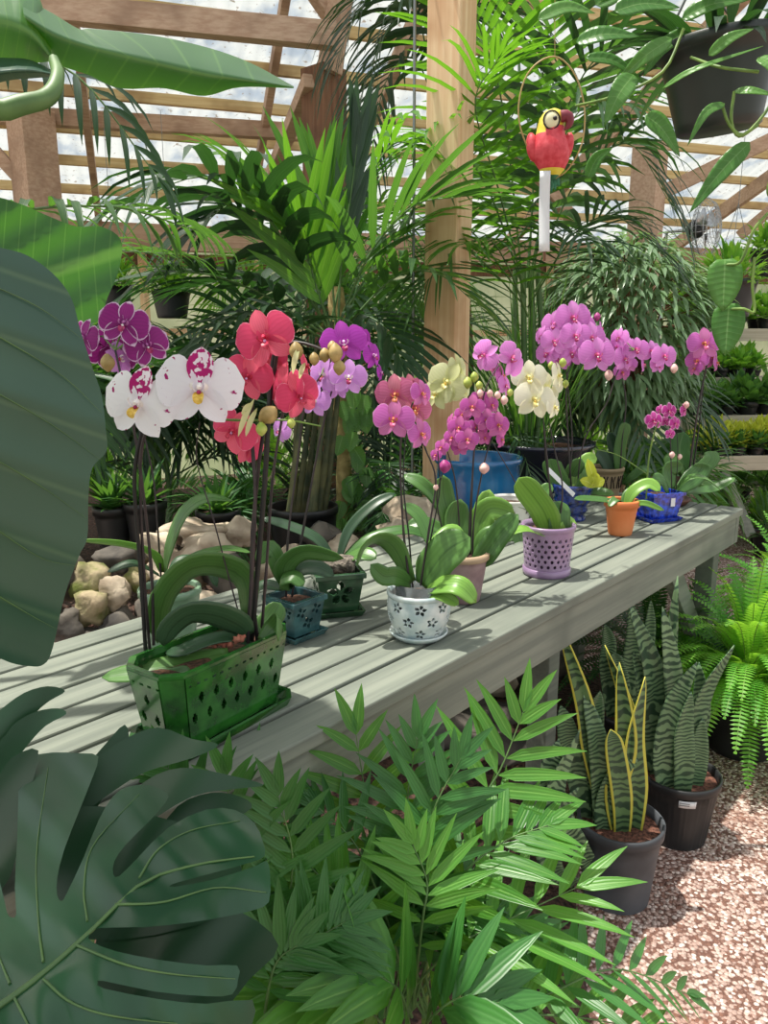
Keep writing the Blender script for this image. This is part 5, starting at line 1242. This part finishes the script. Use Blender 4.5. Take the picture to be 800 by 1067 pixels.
def yf2(x, y): return 1.55+.0012*x+.01*abs(sin((y+.5*x)*.07))
o = outline_leaf(t, 'leaf', smooth_poly([(-120, 200), (-20, 203), (20, 212), (50, 225), (80, 236), (105, 236), (126, 250), (124, 280), (112, 310), (100, 336), (60, 330), (20, 300), (-60, 280)]), yf2, lambda x, y: (.5+(y-300+.3*x)/200, x/130), 'alocT', 9)
o['label'] = 'thin bright green leaf lit through'
# arching leaf across the top
def arch(t, top, fold_, bot, Y0, dtop, dbot, mat, name='leaf'):
    n = 36; T_ = spline([V((x, y, 0)) for x, y in top], n); F_ = spline([V((x, y, 0)) for x, y in fold_], n); B_ = spline([V((x, y, 0)) for x, y in bot], n); rows = []
    for i in range(n+1):
        r = []
        for j in range(-5, 6):
            u = abs(j)/5; E_ = T_[i] if j < 0 else B_[i]; p = F_[i].lerp(E_, u); d = dtop if j < 0 else dbot
            r.append(P(p.x, p.y, Y0+.0009*p.x+d*u**1.2+.006*abs(sin(i*.55))*u))
        rows.append(r)
    mb = MB(); mb.grid(rows); return obj(name, mb, M[mat], t)
M['alocTop'] = leafmat('elephant_ear_leaf_top', '#3c5f42', '#527a50', '#86d01e', .34, .36, mid=.5, midc='#7ba45a', sv=9, svm=-.5, bump=.4)
arch(t, [(22, -4), (55, 14), (82, 30), (96, 30), (160, 37), (218, 50), (262, 66), (306, 90)], [(25, 18), (55, 36), (90, 48), (130, 58), (170, 68), (215, 78), (255, 84), (306, 91)], [(48, 42), (60, 66), (92, 78), (125, 92), (170, 92), (212, 100), (250, 91), (306, 92)], 1.5, .10, .07, 'alocTop')['label'] = 'arching leaf across the top left, underside glowing green'
arch(t, [(-100, -6), (-40, -20), (0, -20), (38, -6), (52, 40)], [(-100, 30), (-50, 20), (0, 22), (30, 34), (54, 62)], [(-100, 70), (-50, 66), (0, 66), (30, 66), (54, 64)], 1.5, .10, .05, 'alocTop')
arch(t, [(-100, 60), (-50, 58), (0, 60), (30, 62), (56, 74)], [(-100, 90), (-50, 85), (0, 76), (30, 74), (58, 78)], [(-100, 120), (-50, 104), (0, 86), (30, 82), (58, 80)], 1.46, .06, .05, 'aloc')
mb = MB(); mb.tube(spline([P(56, 62, 1.5), P(60, 80, 1.44), P(48, 102, 1.4), (P(0, 117, 1.36)), P(-120, 180, 1.3), V((-1.15, .95, .1))], 24), [.009+.0006*i for i in range(25)], 8); obj('petiole', mb, M['petiole'], t)
mb = MB(); mb.tube(spline([P(-120, 300, .9), P(-200, 600, .95), V((-1.15, .95, .1))], 14), .014, 8); obj('petiole', mb, M['petiole'], t)
mb = MB(); mb.tube(spline([P(-100, 240, 1.45), V((-1.3, 1.2, .9)), V((-1.15, .95, .1))], 14), .012, 8); obj('petiole', mb, M['petiole'], t)
# extra unseen leaves, added overhead only to shade the left foreground
random.seed(81)
for (x, y, z, r_, tilt, az) in [(-.95, .55, 2.35, .5, .2, .4), (-.72, 1.02, 2.45, .40, .15, -.3), (-.35, .3, 2.6, .45, .1, .1)]:
    mb = MB(); c = V((x, y, z)); R_ = Matrix.Rotation(az, 3, 'Z') @ Matrix.Rotation(tilt, 3, 'X')
    cen = [c+R_ @ V((0, r_*(i/10*2-1), .08*sin(pi*i/10))) for i in range(11)]
    mb.strip(cen, r_*1.3, lambda v: sin(pi*min(1, v*.85+.15))**.7 if v < 1 else .0, R_ @ V((0, 0, 1)), cross=4, fold=.12, wav=.03)
    mb.tube(spline([cen[2], V(((x-1.15)/2, (y+.95)/2, z-.5)), V((-1.15, .95, .1))], 12), .012, 6, mi=1)
    obj('leaf', mb, [M['alocT'], M['petiole']], t)

# ---- monstera
t = thing('monstera', 'dark glossy split leaf monstera at the bottom left corner', 'monstera', (-.62, .42, 0))
Mp = [(-260, 620), (-160, 520), (-100, 560), (-60, 480), (-30, 430), (0, 480), (14, 540), (24, 552), (34, 545), (31, 490), (35, 400), (38, 300), (36, 240), (60, 218), (110, 208), (170, 210), (205, 216), (192, 262), (165, 330), (134, 410), (119, 470), (119, 505), (128, 518), (140, 500), (175, 425), (205, 350), (235, 300), (265, 280), (310, 276), (348, 292), (345, 312), (310, 352), (262, 400), (238, 435), (236, 462), (248, 466), (285, 430), (350, 365), (430, 327), (490, 328), (530, 355), (548, 395), (551, 424), (520, 438), (440, 460), (360, 482), (364, 488), (440, 474), (530, 446), (556, 434), (563, 470), (560, 520), (530, 536), (480, 548), (400, 562), (300, 572), (205, 574), (186, 588), (190, 602), (240, 622), (330, 640), (430, 652), (494, 652), (496, 680), (484, 712), (430, 716), (320, 706), (215, 684), (204, 688), (216, 700), (330, 722), (430, 732), (526, 724), (524, 780), (500, 850), (420, 880), (200, 900), (0, 920), (-200, 840)]
Mp = [(x/2, 680+y/2) for x, y in Mp]
def mid_d(x, y):    # signed distance from the midrib line (0,1045)-(280,893)
    ax, ay, bx, by = 0, 1045, 280, 893; L_ = math.hypot(bx-ax, by-ay); ux, uy = (bx-ax)/L_, (by-ay)/L_
    return (x-ax)*(-uy)+(y-ay)*ux, (x-ax)*ux+(y-ay)*uy
def myf(x, y):
    d, s_ = mid_d(x, y); return .56+(1060-y)*.00090-.0001*x+.012*abs(d)/100+.004*cos(s_*.09+abs(d)*.02)*min(1, abs(d)/40)+.0000025*d*d
outline_leaf(t, 'leaf', smooth_poly(Mp, 2), myf, lambda x, y: (.5, .5), 'monstA', 7)['label'] = 'largest split leaf, tip pointing right'
mb = MB()
def vein(pts, r0, r1):
    q_ = spline([V((x/2, 680+y/2, 0)) for x, y in pts], 14); mb.tube([P(p.x, p.y, myf(p.x, p.y)-.0008) for p in q_], [lerp(r0, r1, i/14) for i in range(15)], 6)
vein([(-60, 770), (0, 735), (100, 660), (200, 570), (300, 478), (420, 440), (530, 425)], .0036, .0008)
for v_ in ([(90, 645), (80, 560), (76, 420), (100, 240)], [(182, 560), (175, 490), (195, 400), (290, 295)], [(290, 470), (330, 410), (400, 370), (500, 350)], [(20, 690), (0, 640), (-30, 560)], [(240, 525), (340, 520), (450, 490), (555, 500)], [(160, 610), (260, 650), (360, 670), (490, 680)], [(90, 680), (150, 730), (250, 760), (450, 780)], [(30, 720), (60, 780), (100, 860)]): vein(v_, .0014, .0004)
obj('leaf_veins', mb, M['vein'], t)
def dleaf(pts, Y0, gx, gy, lab=None, sp=8, mat='monst'):
    cy = sum(p[1] for p in pts)/len(pts)
    return outline_leaf(t, 'leaf', smooth_poly(pts, 3), lambda x, y: Y0+gx*x+gy*(cy-y)+.006*sin(x*.05+y*.04), lambda x, y: (.5, .5), mat, sp)
dleaf([(-60, 790), (-20, 760), (0, 740), (25, 722), (50, 715), (68, 720), (52, 730), (38, 742), (20, 765), (4, 792), (-20, 830)], 1.02, .0003, .0006)
dleaf([(-40, 800), (0, 772), (14, 755), (36, 742), (60, 738), (69, 744), (48, 756), (30, 775), (12, 800), (0, 830), (-30, 850)], .99, .0003, .0006)
dleaf([(70, 830), (95, 795), (130, 770), (165, 758), (200, 770), (228, 776), (200, 790), (150, 805), (110, 830), (80, 850)], .93, .0, .001)
dleaf([(60, 850), (90, 800), (110, 775), (130, 755), (134, 775), (124, 800), (105, 835), (85, 860)], .95, .0, .001)
dleaf([(110, 860), (150, 815), (190, 800), (240, 808), (275, 818), (245, 822), (200, 830), (150, 860), (120, 880)], .90, .0, .001)
dleaf([(160, 880), (185, 840), (220, 826), (250, 830), (262, 842), (230, 860), (200, 880), (175, 900)], .92, .0, .001)
dleaf([(-60, 860), (-10, 820), (12, 790), (40, 782), (30, 830), (20, 880), (0, 930), (-60, 960)], .84, .0, .001)
dleaf([(20, 900), (60, 850), (100, 840), (160, 850), (220, 870), (250, 900), (240, 950), (120, 980), (40, 960)], .80, .0, .0008)
dleaf([(100, 980), (180, 940), (250, 950), (290, 985), (260, 1020), (220, 1060), (120, 1080)], .72, .0, .0008)
for q_ in ([P(0, 1047, .6), V((-.45, .5, .6)), V((-.62, .42, .05))], [P(10, 790, 1.0), V((-.6, .8, .6)), V((-.62, .42, .05))], [P(90, 840, .94), V((-.5, .7, .5)), V((-.62, .42, .05))], [P(120, 870, .92), V((-.45, .65, .4)), V((-.62, .42, .05))], [P(20, 920, .9), V((-.55, .65, .4)), V((-.62, .42, .05))], [P(100, 1000, .9), V((-.45, .6, .3)), V((-.62, .42, .05))]):
    mb = MB(); mb.tube(spline(q_, 12), .006, 7); obj('petiole', mb, M['petiole'], t)

# ---- parlor palm clump in front of the bench
random.seed(91)
q = V((.06, 1.10, 0)); t = thing('parlor_palm', 'bushy bright green parlor palm growing in front of the bench', 'palm', q)
for i in range(9):
    a = i*.7; mb = MB(); e_ = q+V((cos(a)*.10, sin(a)*.08, .42)); mb.tube(spline([q+V((cos(a)*.05, sin(a)*.05, 0)), q+V((cos(a)*.07, sin(a)*.06, .2)), e_], 8), .006, 7); obj('cane', mb, M['green_stem'], t)
def pf(pts, n=9, LL=.085, LW=.019, mat='parlor', a0=70, a1=30, g=.25, start=.2, N=(0, -.9, .6), **k):
    return frp(t, pts, n=n, LL=LL*1.1, LW=LW*1.25, mat=mat, a0=a0, a1=a1, g=g, start=start, N=N, rr=.0022, lprof=p_lance, lift=.05, **k)
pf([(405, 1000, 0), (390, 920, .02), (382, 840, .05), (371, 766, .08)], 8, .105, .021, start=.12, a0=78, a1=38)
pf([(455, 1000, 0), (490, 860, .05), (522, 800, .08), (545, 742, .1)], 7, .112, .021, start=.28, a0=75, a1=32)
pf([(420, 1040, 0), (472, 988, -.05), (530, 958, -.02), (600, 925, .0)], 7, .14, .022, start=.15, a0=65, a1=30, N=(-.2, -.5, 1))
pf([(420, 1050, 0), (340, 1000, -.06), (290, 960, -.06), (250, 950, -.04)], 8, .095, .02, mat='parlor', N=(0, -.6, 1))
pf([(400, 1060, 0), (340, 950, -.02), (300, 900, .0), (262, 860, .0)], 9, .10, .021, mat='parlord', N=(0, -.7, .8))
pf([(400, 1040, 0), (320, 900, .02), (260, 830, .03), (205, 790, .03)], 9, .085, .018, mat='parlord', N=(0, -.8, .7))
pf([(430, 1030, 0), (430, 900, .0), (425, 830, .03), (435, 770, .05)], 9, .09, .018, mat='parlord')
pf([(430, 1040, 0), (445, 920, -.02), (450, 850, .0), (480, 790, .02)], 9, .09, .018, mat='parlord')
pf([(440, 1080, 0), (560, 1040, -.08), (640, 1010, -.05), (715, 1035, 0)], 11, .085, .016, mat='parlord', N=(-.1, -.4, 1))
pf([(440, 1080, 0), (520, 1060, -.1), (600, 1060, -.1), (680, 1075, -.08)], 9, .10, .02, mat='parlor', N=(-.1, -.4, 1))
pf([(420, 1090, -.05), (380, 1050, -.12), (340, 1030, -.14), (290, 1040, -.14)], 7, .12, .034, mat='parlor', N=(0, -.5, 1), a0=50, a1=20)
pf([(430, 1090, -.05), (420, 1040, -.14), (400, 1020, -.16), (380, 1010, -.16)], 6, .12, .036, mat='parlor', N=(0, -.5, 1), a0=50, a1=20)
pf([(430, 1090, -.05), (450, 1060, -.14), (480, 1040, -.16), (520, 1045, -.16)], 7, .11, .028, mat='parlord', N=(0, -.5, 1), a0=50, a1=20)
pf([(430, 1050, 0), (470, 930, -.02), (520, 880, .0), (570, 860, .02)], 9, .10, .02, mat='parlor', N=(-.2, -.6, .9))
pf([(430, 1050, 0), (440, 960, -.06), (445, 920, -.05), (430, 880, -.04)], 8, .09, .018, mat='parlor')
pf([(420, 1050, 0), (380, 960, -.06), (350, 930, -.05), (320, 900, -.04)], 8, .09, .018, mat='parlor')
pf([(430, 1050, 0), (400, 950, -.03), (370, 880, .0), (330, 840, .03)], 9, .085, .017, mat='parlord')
for i in range(24):
    a = random.uniform(-2.8, 6.0); x_ = 430+170*cos(a)*random.uniform(.4, 1); y_ = 960-90*abs(sin(a))*random.uniform(.2, 1)+random.uniform(0, 90)
    pf([(430+random.uniform(-30, 30), 1060, 0), ((430+x_)/2, (1010+y_)/2-20, .0), (x_, y_, .02+random.uniform(-.05, .08))], 8, random.uniform(.075, .1), random.uniform(.015, .02), mat=random.choice(['parlor', 'parlord', 'parlord']), start=.35, N=(0, -.6, 1))
# second small clump left of it, in shade
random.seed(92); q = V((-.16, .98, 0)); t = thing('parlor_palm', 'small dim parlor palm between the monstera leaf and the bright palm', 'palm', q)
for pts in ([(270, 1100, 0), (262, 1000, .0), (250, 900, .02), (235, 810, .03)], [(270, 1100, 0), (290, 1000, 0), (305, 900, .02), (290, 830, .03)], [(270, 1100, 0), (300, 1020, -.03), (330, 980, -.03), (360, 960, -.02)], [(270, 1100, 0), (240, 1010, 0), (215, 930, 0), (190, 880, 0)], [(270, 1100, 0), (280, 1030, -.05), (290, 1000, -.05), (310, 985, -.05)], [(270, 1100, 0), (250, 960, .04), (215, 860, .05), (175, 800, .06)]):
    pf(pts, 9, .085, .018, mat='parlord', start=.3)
mb = MB(); mb.tube([q, q+V((0, 0, .3))], .006); obj('cane', mb, M['green_stem'], t)

# ---- snake plants
def snake_leaf(t, pts, wpx, mat, N=(0, -1, .1), tw=0, tw1=None):
    wpx *= 1.12; tw1 = -tw*1.6 if tw1 is None else tw1
    q_ = [P(x, y, t.location.y+dy) for x, y, dy in pts]; c = spline(q_, 18); W = px(wpx, q_[1]); mb = MB()
    mb.strip(c, W, lambda v: (.55+.9*v if v < .4 else (.91 if v < .5 else .91*(1-((v-.5)/.5)**2)**.75)) if v < 1 else 0, V(N), cross=3, fold=.25, roll=tw, roll1=tw1)
    return obj('leaf', mb, M[mat], t, solid=.0025)
def ribbed(t, c, rb, rt, h, mat, nr=0):
    n = 96; mb = MB(); prof = [(rb, 0), (rb+.001, .01)]+[(lerp(rb, rt, i/6), h*i/6*.86) for i in range(1, 7)]+[(rt+.003, h*.87), (rt+.007, h*.88), (rt+.008, h*.985), (rt+.005, h), (rt, h), (rt-.002, h*.9), (rb, .02)]
    rows = []
    for j, (r_, z) in enumerate(prof):
        rows.append([V((c.x+(r_+(.0016*cos(k*2*pi/n*nr) if nr and j < 8 else 0))*cos(2*pi*k/n), c.y+(r_+(.0016*cos(k*2*pi/n*nr) if nr and j < 8 else 0))*sin(2*pi*k/n), c.z+z)) for k in range(n)])
    mb.grid(rows, closed=True); mb.face(rows[0][::-1]); obj('pot', mb, M[mat], t); soil(t, c, rt-.004, c.z+h*.88, M['soilred'])
q = G(641, 930); t = thing('snake_plant', 'snake plant with yellow edged leaves in scuffed grey black pot', 'snake plant', q)
ribbed(t, t.location, .088, .108, .235, 'greypot')
# heights: rim at about y 868
for a in ([[(650, 900, 0), (640, 830, -.01), (652, 770, -.02), (645, 690, -.02)], 24, 'snake', .5], [[(655, 900, 0), (662, 830, -.01), (660, 770, -.02), (672, 705, -.02)], 24, 'snake', -.5], [[(640, 895, .03), (617, 790, .02), (608, 730, .02), (582, 648, .02)], 20, 'snake', .4],
          [[(625, 890, .02), (626, 820, .0), (622, 770, .0), (608, 720, .02)], 22, 'snakeg', 0], [[(645, 900, .0), (648, 840, -.03), (640, 780, -.04), (636, 760, -.04)], 22, 'snake', 0], [[(665, 900, .02), (662, 810, .02), (655, 740, .03), (630, 672, .04)], 16, 'snake', .8],
          [[(635, 905, -.03), (612, 870, -.07), (588, 845, -.09), (560, 905, -.06)], 0, '', 0]):
    if a[1]: snake_leaf(t, a[0], a[1], a[2], tw=a[3], tw1=-a[3]*1.4)
for pts, w_ in (([(620, 905, -.04), (600, 880, -.06), (576, 830, -.08), (604, 760, -.06)], 26), ([(612, 900, -.03), (588, 860, -.06), (572, 810, -.06), (582, 770, -.05)], 26), ([(600, 920, -.06), (575, 905, -.10), (570, 860, -.10), (603, 820, -.09)], 24), ([(635, 900, .0), (628, 850, -.01), (640, 810, -.02), (665, 790, -.03)], 20), ([(618, 895, .04), (598, 800, .05), (590, 760, .05), (584, 735, .05)], 22), ([(630, 895, .05), (618, 790, .06), (620, 740, .06), (625, 720, .06)], 20)):
    snake_leaf(t, pts, w_, 'snakeg', tw=random.uniform(-.4, .4))
q = G(703, 868); t = thing('snake_plant', 'tall green snake plant in black ribbed pot with white label', 'snake plant', q)
ribbed(t, t.location, .088, .112, .215, 'blackpot', 40)
for pts, w_ in (([(700, 850, 0), (704, 760, 0), (700, 700, 0), (690, 632, 0)], 22), ([(695, 850, .02), (680, 770, .03), (680, 700, .03), (655, 628, .03)], 24), ([(710, 850, 0), (722, 770, -.02), (735, 720, -.02), (765, 672, -.02)], 18), ([(705, 855, -.04), (690, 800, -.05), (700, 740, -.05), (726, 690, -.06)], 22), ([(690, 850, .05), (668, 780, .05), (672, 720, .05), (660, 680, .06)], 20), ([(712, 850, .03), (716, 790, .03), (730, 740, .03), (728, 690, .03)], 20), ([(700, 850, .04), (692, 760, .05), (696, 700, .06), (706, 600, .06)], 16), ([(716, 850, -.03), (724, 810, -.04), (728, 780, -.04), (732, 748, -.04)], 20), ([(708, 855, -.06), (712, 800, -.07), (712, 760, -.07), (720, 720, -.07)], 22)):
    snake_leaf(t, pts, w_, 'snakeg', tw=random.uniform(-.5, .5))
mb = MB(); r_ = .1075
rows = [[V((t.location.x+(r_+.003+(.02*j*.19))*cos(-1.95+i*.055), t.location.y+(r_+.003+.02*j*.19)*sin(-1.95+i*.055), .158+.024*j)) for i in range(9)] for j in (0, 1)]
mb.grid(rows); obj('price_label', mb, M['tagw'], t, solid=.001)
mb = MB()
for j in (.35, .65): mb.grid([[V((t.location.x+(r_+.005+.0038*k)*cos(-1.93+i*.05), t.location.y+(r_+.005+.0038*k)*sin(-1.93+i*.05), .158+.024*k)) for i in range(6)] for k in (j, j+.1)])
obj('label_print', mb, M['greypot'], t)
q = G(650, 790); t = thing('snake_plant', 'dark snake plant in shade under the bench behind the others', 'snake plant', q)
ribbed(t, t.location, .08, .10, .19, 'blackpot')
for pts, w_ in (([(650, 770, 0), (655, 700, 0), (660, 660, 0), (657, 625, 0)], 18), ([(640, 770, 0), (632, 700, 0), (634, 670, 0), (630, 650, 0)], 16), ([(655, 770, .02), (668, 700, .02), (676, 660, .02), (678, 625, .02)], 14), ([(645, 775, -.03), (648, 720, -.03), (642, 690, -.03), (640, 680, -.03)], 16)):
    snake_leaf(t, pts, w_, 'snakeg')

# ---- ferns at the right
def fern(label, q, nf, L, seed, mat, pot=.14, pm='blackpot', z0=0, squash=1.0):
    random.seed(seed); t = thing('boston_fern', label, 'fern', q); round_pot(t, t.location, pot*.8, pot, pot*1.6, pm); c = t.location+V((0, 0, pot*1.45))
    for i in range(nf):
        a = i*2.399; e = lerp(1.5, .35, (i/nf)**.9)+random.uniform(-.15, .15); l = L*random.uniform(.8, 1.1)
        d = V((cos(a)*cos(e), sin(a)*cos(e)*squash, sin(e))); pts = [c+d*.02]; p = c.copy(); dd = d.copy()
        for k in range(8):
            p = p+dd*l/8; pts.append(p.copy()); dd = (dd+V((0, 0, -.16-.05*k*.6))).normalized()
        mb = MB(); mb.tube(pts, .0015, 4, mi=1); cc = spline(pts, 34)
        for j in range(3, 35):
            T = (cc[min(j+1, 34)]-cc[j-1]).normalized(); n_ = V((0, 0, 1))-T*T.z
            n_ = n_.normalized() if n_.length > .05 else V((0, -1, 0)); S_ = T.cross(n_); ll = .036*sin(pi*min(1, (j/34)*.9+.1))**.7+.006
            for sd_ in (-1, 1):
                b0 = cc[j]; dd_ = S_*sd_+T*.25; w_ = .0046
                mb.face([b0-T*w_, b0+dd_*ll*.55-T*w_+n_*.001, b0+dd_*ll, b0+dd_*ll*.55+T*w_+n_*.002, b0+T*w_], 0)
        obj('frond', mb, [M[mat], M['green_stem']], t)
    return t
fern('bright lime Boston fern in a dark pot at the right edge', G(768, 785)+V((.03, .05, 0)), 150, .52, 201, 'fern', .15)
fern('fern behind the bench end at the right edge', G(812, 690), 90, .52, 202, 'fern', .14)
fern('darker fern beneath the right end of the bench', V((1.10, 2.95, 0)), 60, .50, 203, 'fernd', .12)

# ---- hanging basket at top right with vine
q = P(748, 95, 1.62); t = thing('hanging_basket', 'large black hanging pot with trailing vines at top right', 'hanging plant', q)
TR = Matrix.Rotation(radians(-7), 3, 'Y') @ Matrix.Rotation(radians(4), 3, 'X')
r1 = px(60, q); r0 = px(42, q); h_ = px(78, q)
mb = MB(); mb.lathe([(0, -h_*.5), (r0*.9, -h_*.5), (r0, -h_*.47), (r0*1.03, -h_*.36), (r1*.9, h_*.3), (r1*.93, h_*.46), (r1, h_*.47), (r1*1.04, h_*.5), (r1*1.05, h_*.6), (r1*.98, h_*.62), (r1*.93, h_*.5), (r0*.9, -h_*.3), (0, -h_*.32)], q, 48, M=TR); obj('pot', mb, plain('dark_green_plastic', '#161e1b', .4, '#252f2a', 5, .1, .002), t)
soil(t, q, r1*.92, q.z+h_*.42, M['bark'])
mb = MB()
for a in (2.6, 4.4, .6): mb.tube([q+TR @ V((cos(a)*r1*1.02, sin(a)*r1*1.02, h_*.55)), P(728, -30, 1.62)], .0025, 5)
mb.tube([P(728, -30, 1.62), P(728, -30, 1.62)+V((0, 0, .8))], .0025, 5); obj('hanger', mb, M['wire'], t)
def vl(pts, wpx, mat='pothos', N=(0, -1, .4), prof=p_lance, fold=.2): oleaf(t, pts, wpx, mat, N=N, prof=prof, fold=fold, th=.0008)
for pts, w_ in (([(600, 44, -.1), (630, 36, -.12), (666, 38, -.12)], 20), ([(640, 12, -.1), (670, 4, -.1), (708, 8, -.1)], 24), ([(660, 78, -.1), (645, 98, -.12), (630, 130, -.12)], 24), ([(690, 92, -.15), (725, 72, -.2), (795, 48, -.2)], 8), ([(738, 58, -.2), (760, 40, -.22), (785, 30, -.22)], 13), ([(755, 108, -.2), (735, 118, -.22), (716, 152, -.22)], 10), ([(781, 148, -.2), (750, 180, -.2), (718, 222, -.2)], 20), ([(672, 120, -.1), (690, 135, -.1), (708, 163, -.1)], 24), ([(700, 40, -.1), (670, 60, -.1), (640, 90, -.05)], 18), ([(720, 30, -.05), (690, 50, -.05), (670, 80, -.05)], 16), ([(790, 60, -.2), (805, 70, -.22), (815, 95, -.22)], 18), ([(765, 95, -.2), (785, 95, -.22), (810, 100, -.22)], 10), ([(620, 5, 0), (640, -6, 0), (670, -10, 0)], 24), ([(710, 20, -.1), (740, 5, -.12), (780, 0, -.12)], 18), ([(610, 60, 0), (640, 64, 0), (672, 88, 0)], 14), ([(612, 186, .3), (622, 165, .3), (638, 154, .3)], 14), ([(560, 20, .4), (590, 8, .4), (620, 14, .4)], 16)): vl(pts, w_)
for (x, y, L_, W_) in ((755, 276, 47, 32), (759, 322, 48, 30)):
    mb = MB(); p0 = P(x, y, 1.45); heart(mb, p0, V((random.uniform(-.05, .05), -.1, -1)), V((-.25, -1, .1)), px(L_, p0), px(W_, p0)*1.1); obj('leaf', mb, M['pothos'], t, solid=.0008)
for pts in ([(800, 222, -.2), (785, 240, -.2), (772, 272, -.19), (757, 276, -.17)], [(786, 268, -.2), (784, 300, -.2), (786, 325, -.2), (775, 322, -.2), (762, 322, -.18)], [(752, 108, -.2), (760, 130, -.2), (775, 140, -.2), (797, 118, -.2), (806, 100, -.2)], [(765, 95, -.2), (762, 125, -.2), (770, 142, -.2), (790, 130, -.2)], [(805, 180, -.2), (800, 200, -.2), (810, 215, -.2)], [(720, 60, -.1), (750, 70, -.2), (790, 75, -.2)], [(712, 30, -.1), (690, 75, -.12), (640, 100, -.1), (600, 110, 0)]):
    c = spline([P(x, y, 1.62+dy) for x, y, dy in pts], 12); mb = MB(); mb.tube(c, .0028, 5); obj('vine', mb, M['green_stem'], t)
random.seed(205); mb = MB()
for i in range(60):
    a = random.uniform(0, 6.28); e = random.uniform(-.2, 1.2); mb.droop(q+V((cos(a)*r1*.7, sin(a)*r1*.7, h_*.5)), V((cos(a)*cos(e), sin(a)*cos(e), sin(e))), V((0, 0, 1)), random.uniform(.1, .2), .022, p_lance, 1.2, 5, 1, .2)
obj('foliage', mb, M['kentd'], t)

# ---- parrot ornament
q = P(573, 150, 2.2); k = px(1, q)
t = thing('parrot_ornament', 'red parrot ornament with yellow head hanging in a wire ring', 'ornament', q)
red = plain('painted_red', '#c22a38', .55, '#d8505a', 60, .4, .002); yl = plain('painted_yellow', '#d9c22a', .5, '#e8da5a', 40); cw = plain('painted_cream', '#e6e0b8', .5); dk = plain('painted_dark', '#1c1418', .4); mar = plain('painted_maroon', '#7a2a38', .45); gn = plain('painted_green', '#1f5a3a', .5, '#2f7a5a', 40); blu = plain('painted_blue', '#1f4a7a', .5)
def W3(x, y, d=0): return q+V((x*k, d*k, -y*k))
mb = MB()
rows = []
for (y, r_, cx) in ((-34, 2, 3), (-31, 9, 2), (-24, 13, 1), (-16, 14, 0), (-9, 15, 0), (0, 19, 0), (8, 20, 1), (17, 18, 2), (25, 13, 3), (31, 7, 4), (35, 2, 4)):
    rows.append([W3(cx, y)+V((cos(2*pi*j/24)*r_*k, sin(2*pi*j/24)*r_*k*.9, 0)) for j in range(24)])
mb.grid(rows, closed=True, mi=0)
n_f = 24; 
for i in range(10):
    for j in range(24):
        idx = i*24+j
        if i < 3 or (i == 3 and 8 < j < 16): mb.m[idx] = 1
        elif i > 7: mb.m[idx] = 1 if i == 8 else 2
obj('body', mb, [red, yl, gn], t)
mb = MB(); mb.ball(W3(-2, -20, -11), 8*k, 16, 10, sc=(1.0, .5, 1.05)); obj('eye_patch', mb, cw, t)
mb = MB(); mb.tube([W3(-2+8.3*cos(a*.3927), -20-8.8*sin(a*.3927), -12.5) for a in range(17)], .8*k, 5, cap=False); obj('eye_ring', mb, dk, t)
mb = MB(); mb.ball(W3(1, -21, -15), 2.2*k, 10, 7); obj('eye', mb, dk, t)
mb = MB(); mb.tube(spline([W3(8, -24, -9), W3(15, -24, -10), W3(17, -17, -10), W3(12, -11, -10)], 8), [6*k, 6*k, 5.8*k, 5.4*k, 5*k, 4.2*k, 3.4*k, 2.2*k, .8*k], 10); obj('beak', mb, mar, t)
for s_, x_ in ((-1, -18), (1, 18)):
    mb = MB(); mb.ball(W3(x_, 3, 1), 9*k, 14, 10, sc=(.7, 1, 1.6), M=Matrix.Rotation(s_*.2, 3, 'Y')); obj('wing', mb, red, t)
mb = MB()
for i, dx in enumerate((-5, -1, 3, 7)):
    cen = spline([W3(4+dx*.4, 26, 0), W3(5+dx*.7, 36, 1), W3(5+dx, 48-abs(dx), 2)], 6); mb.strip(cen, 5*k, lambda v: 1-.6*v*v if v < 1 else .2, V((0, -1, 0)), cross=1)
obj('tail', mb, gn, t, solid=.002)
mb = MB(); rg = spline([P(x, y, 2.2) for x, y in ((566, 176), (548, 150), (540, 118), (546, 84), (562, 64), (582, 60), (600, 80), (609, 115), (606, 150), (592, 176), (578, 186))], 40); mb.tube(rg, .0022, 5); mb.tube([P(578, 60, 2.2), P(578, -20, 2.2), P(578, -200, 2.2)], .001, 4); obj('wire_ring', mb, plain('brass_wire', '#a8905a', .4), t)
q = P(567, 182, 2.17); t = thing('plant_tag', 'long white plastic tag strip hanging below the parrot', 'tag', q)
mb = MB(); c = spline([P(568, 178, 2.17), P(567, 215, 2.175), P(567, 262, 2.165)], 10); mb.strip(c, px(11, q), lambda v: 1, V((-.15, -1, 0)), cross=1); obj('strip', mb, M['tagw'], t, solid=.0006)
mb = MB(); mb.tube([P(567, 258, 2.18), P(567, 272, 2.18)], .004, 6); obj('cane', mb, M['dkbeam'], t)
mb = MB()
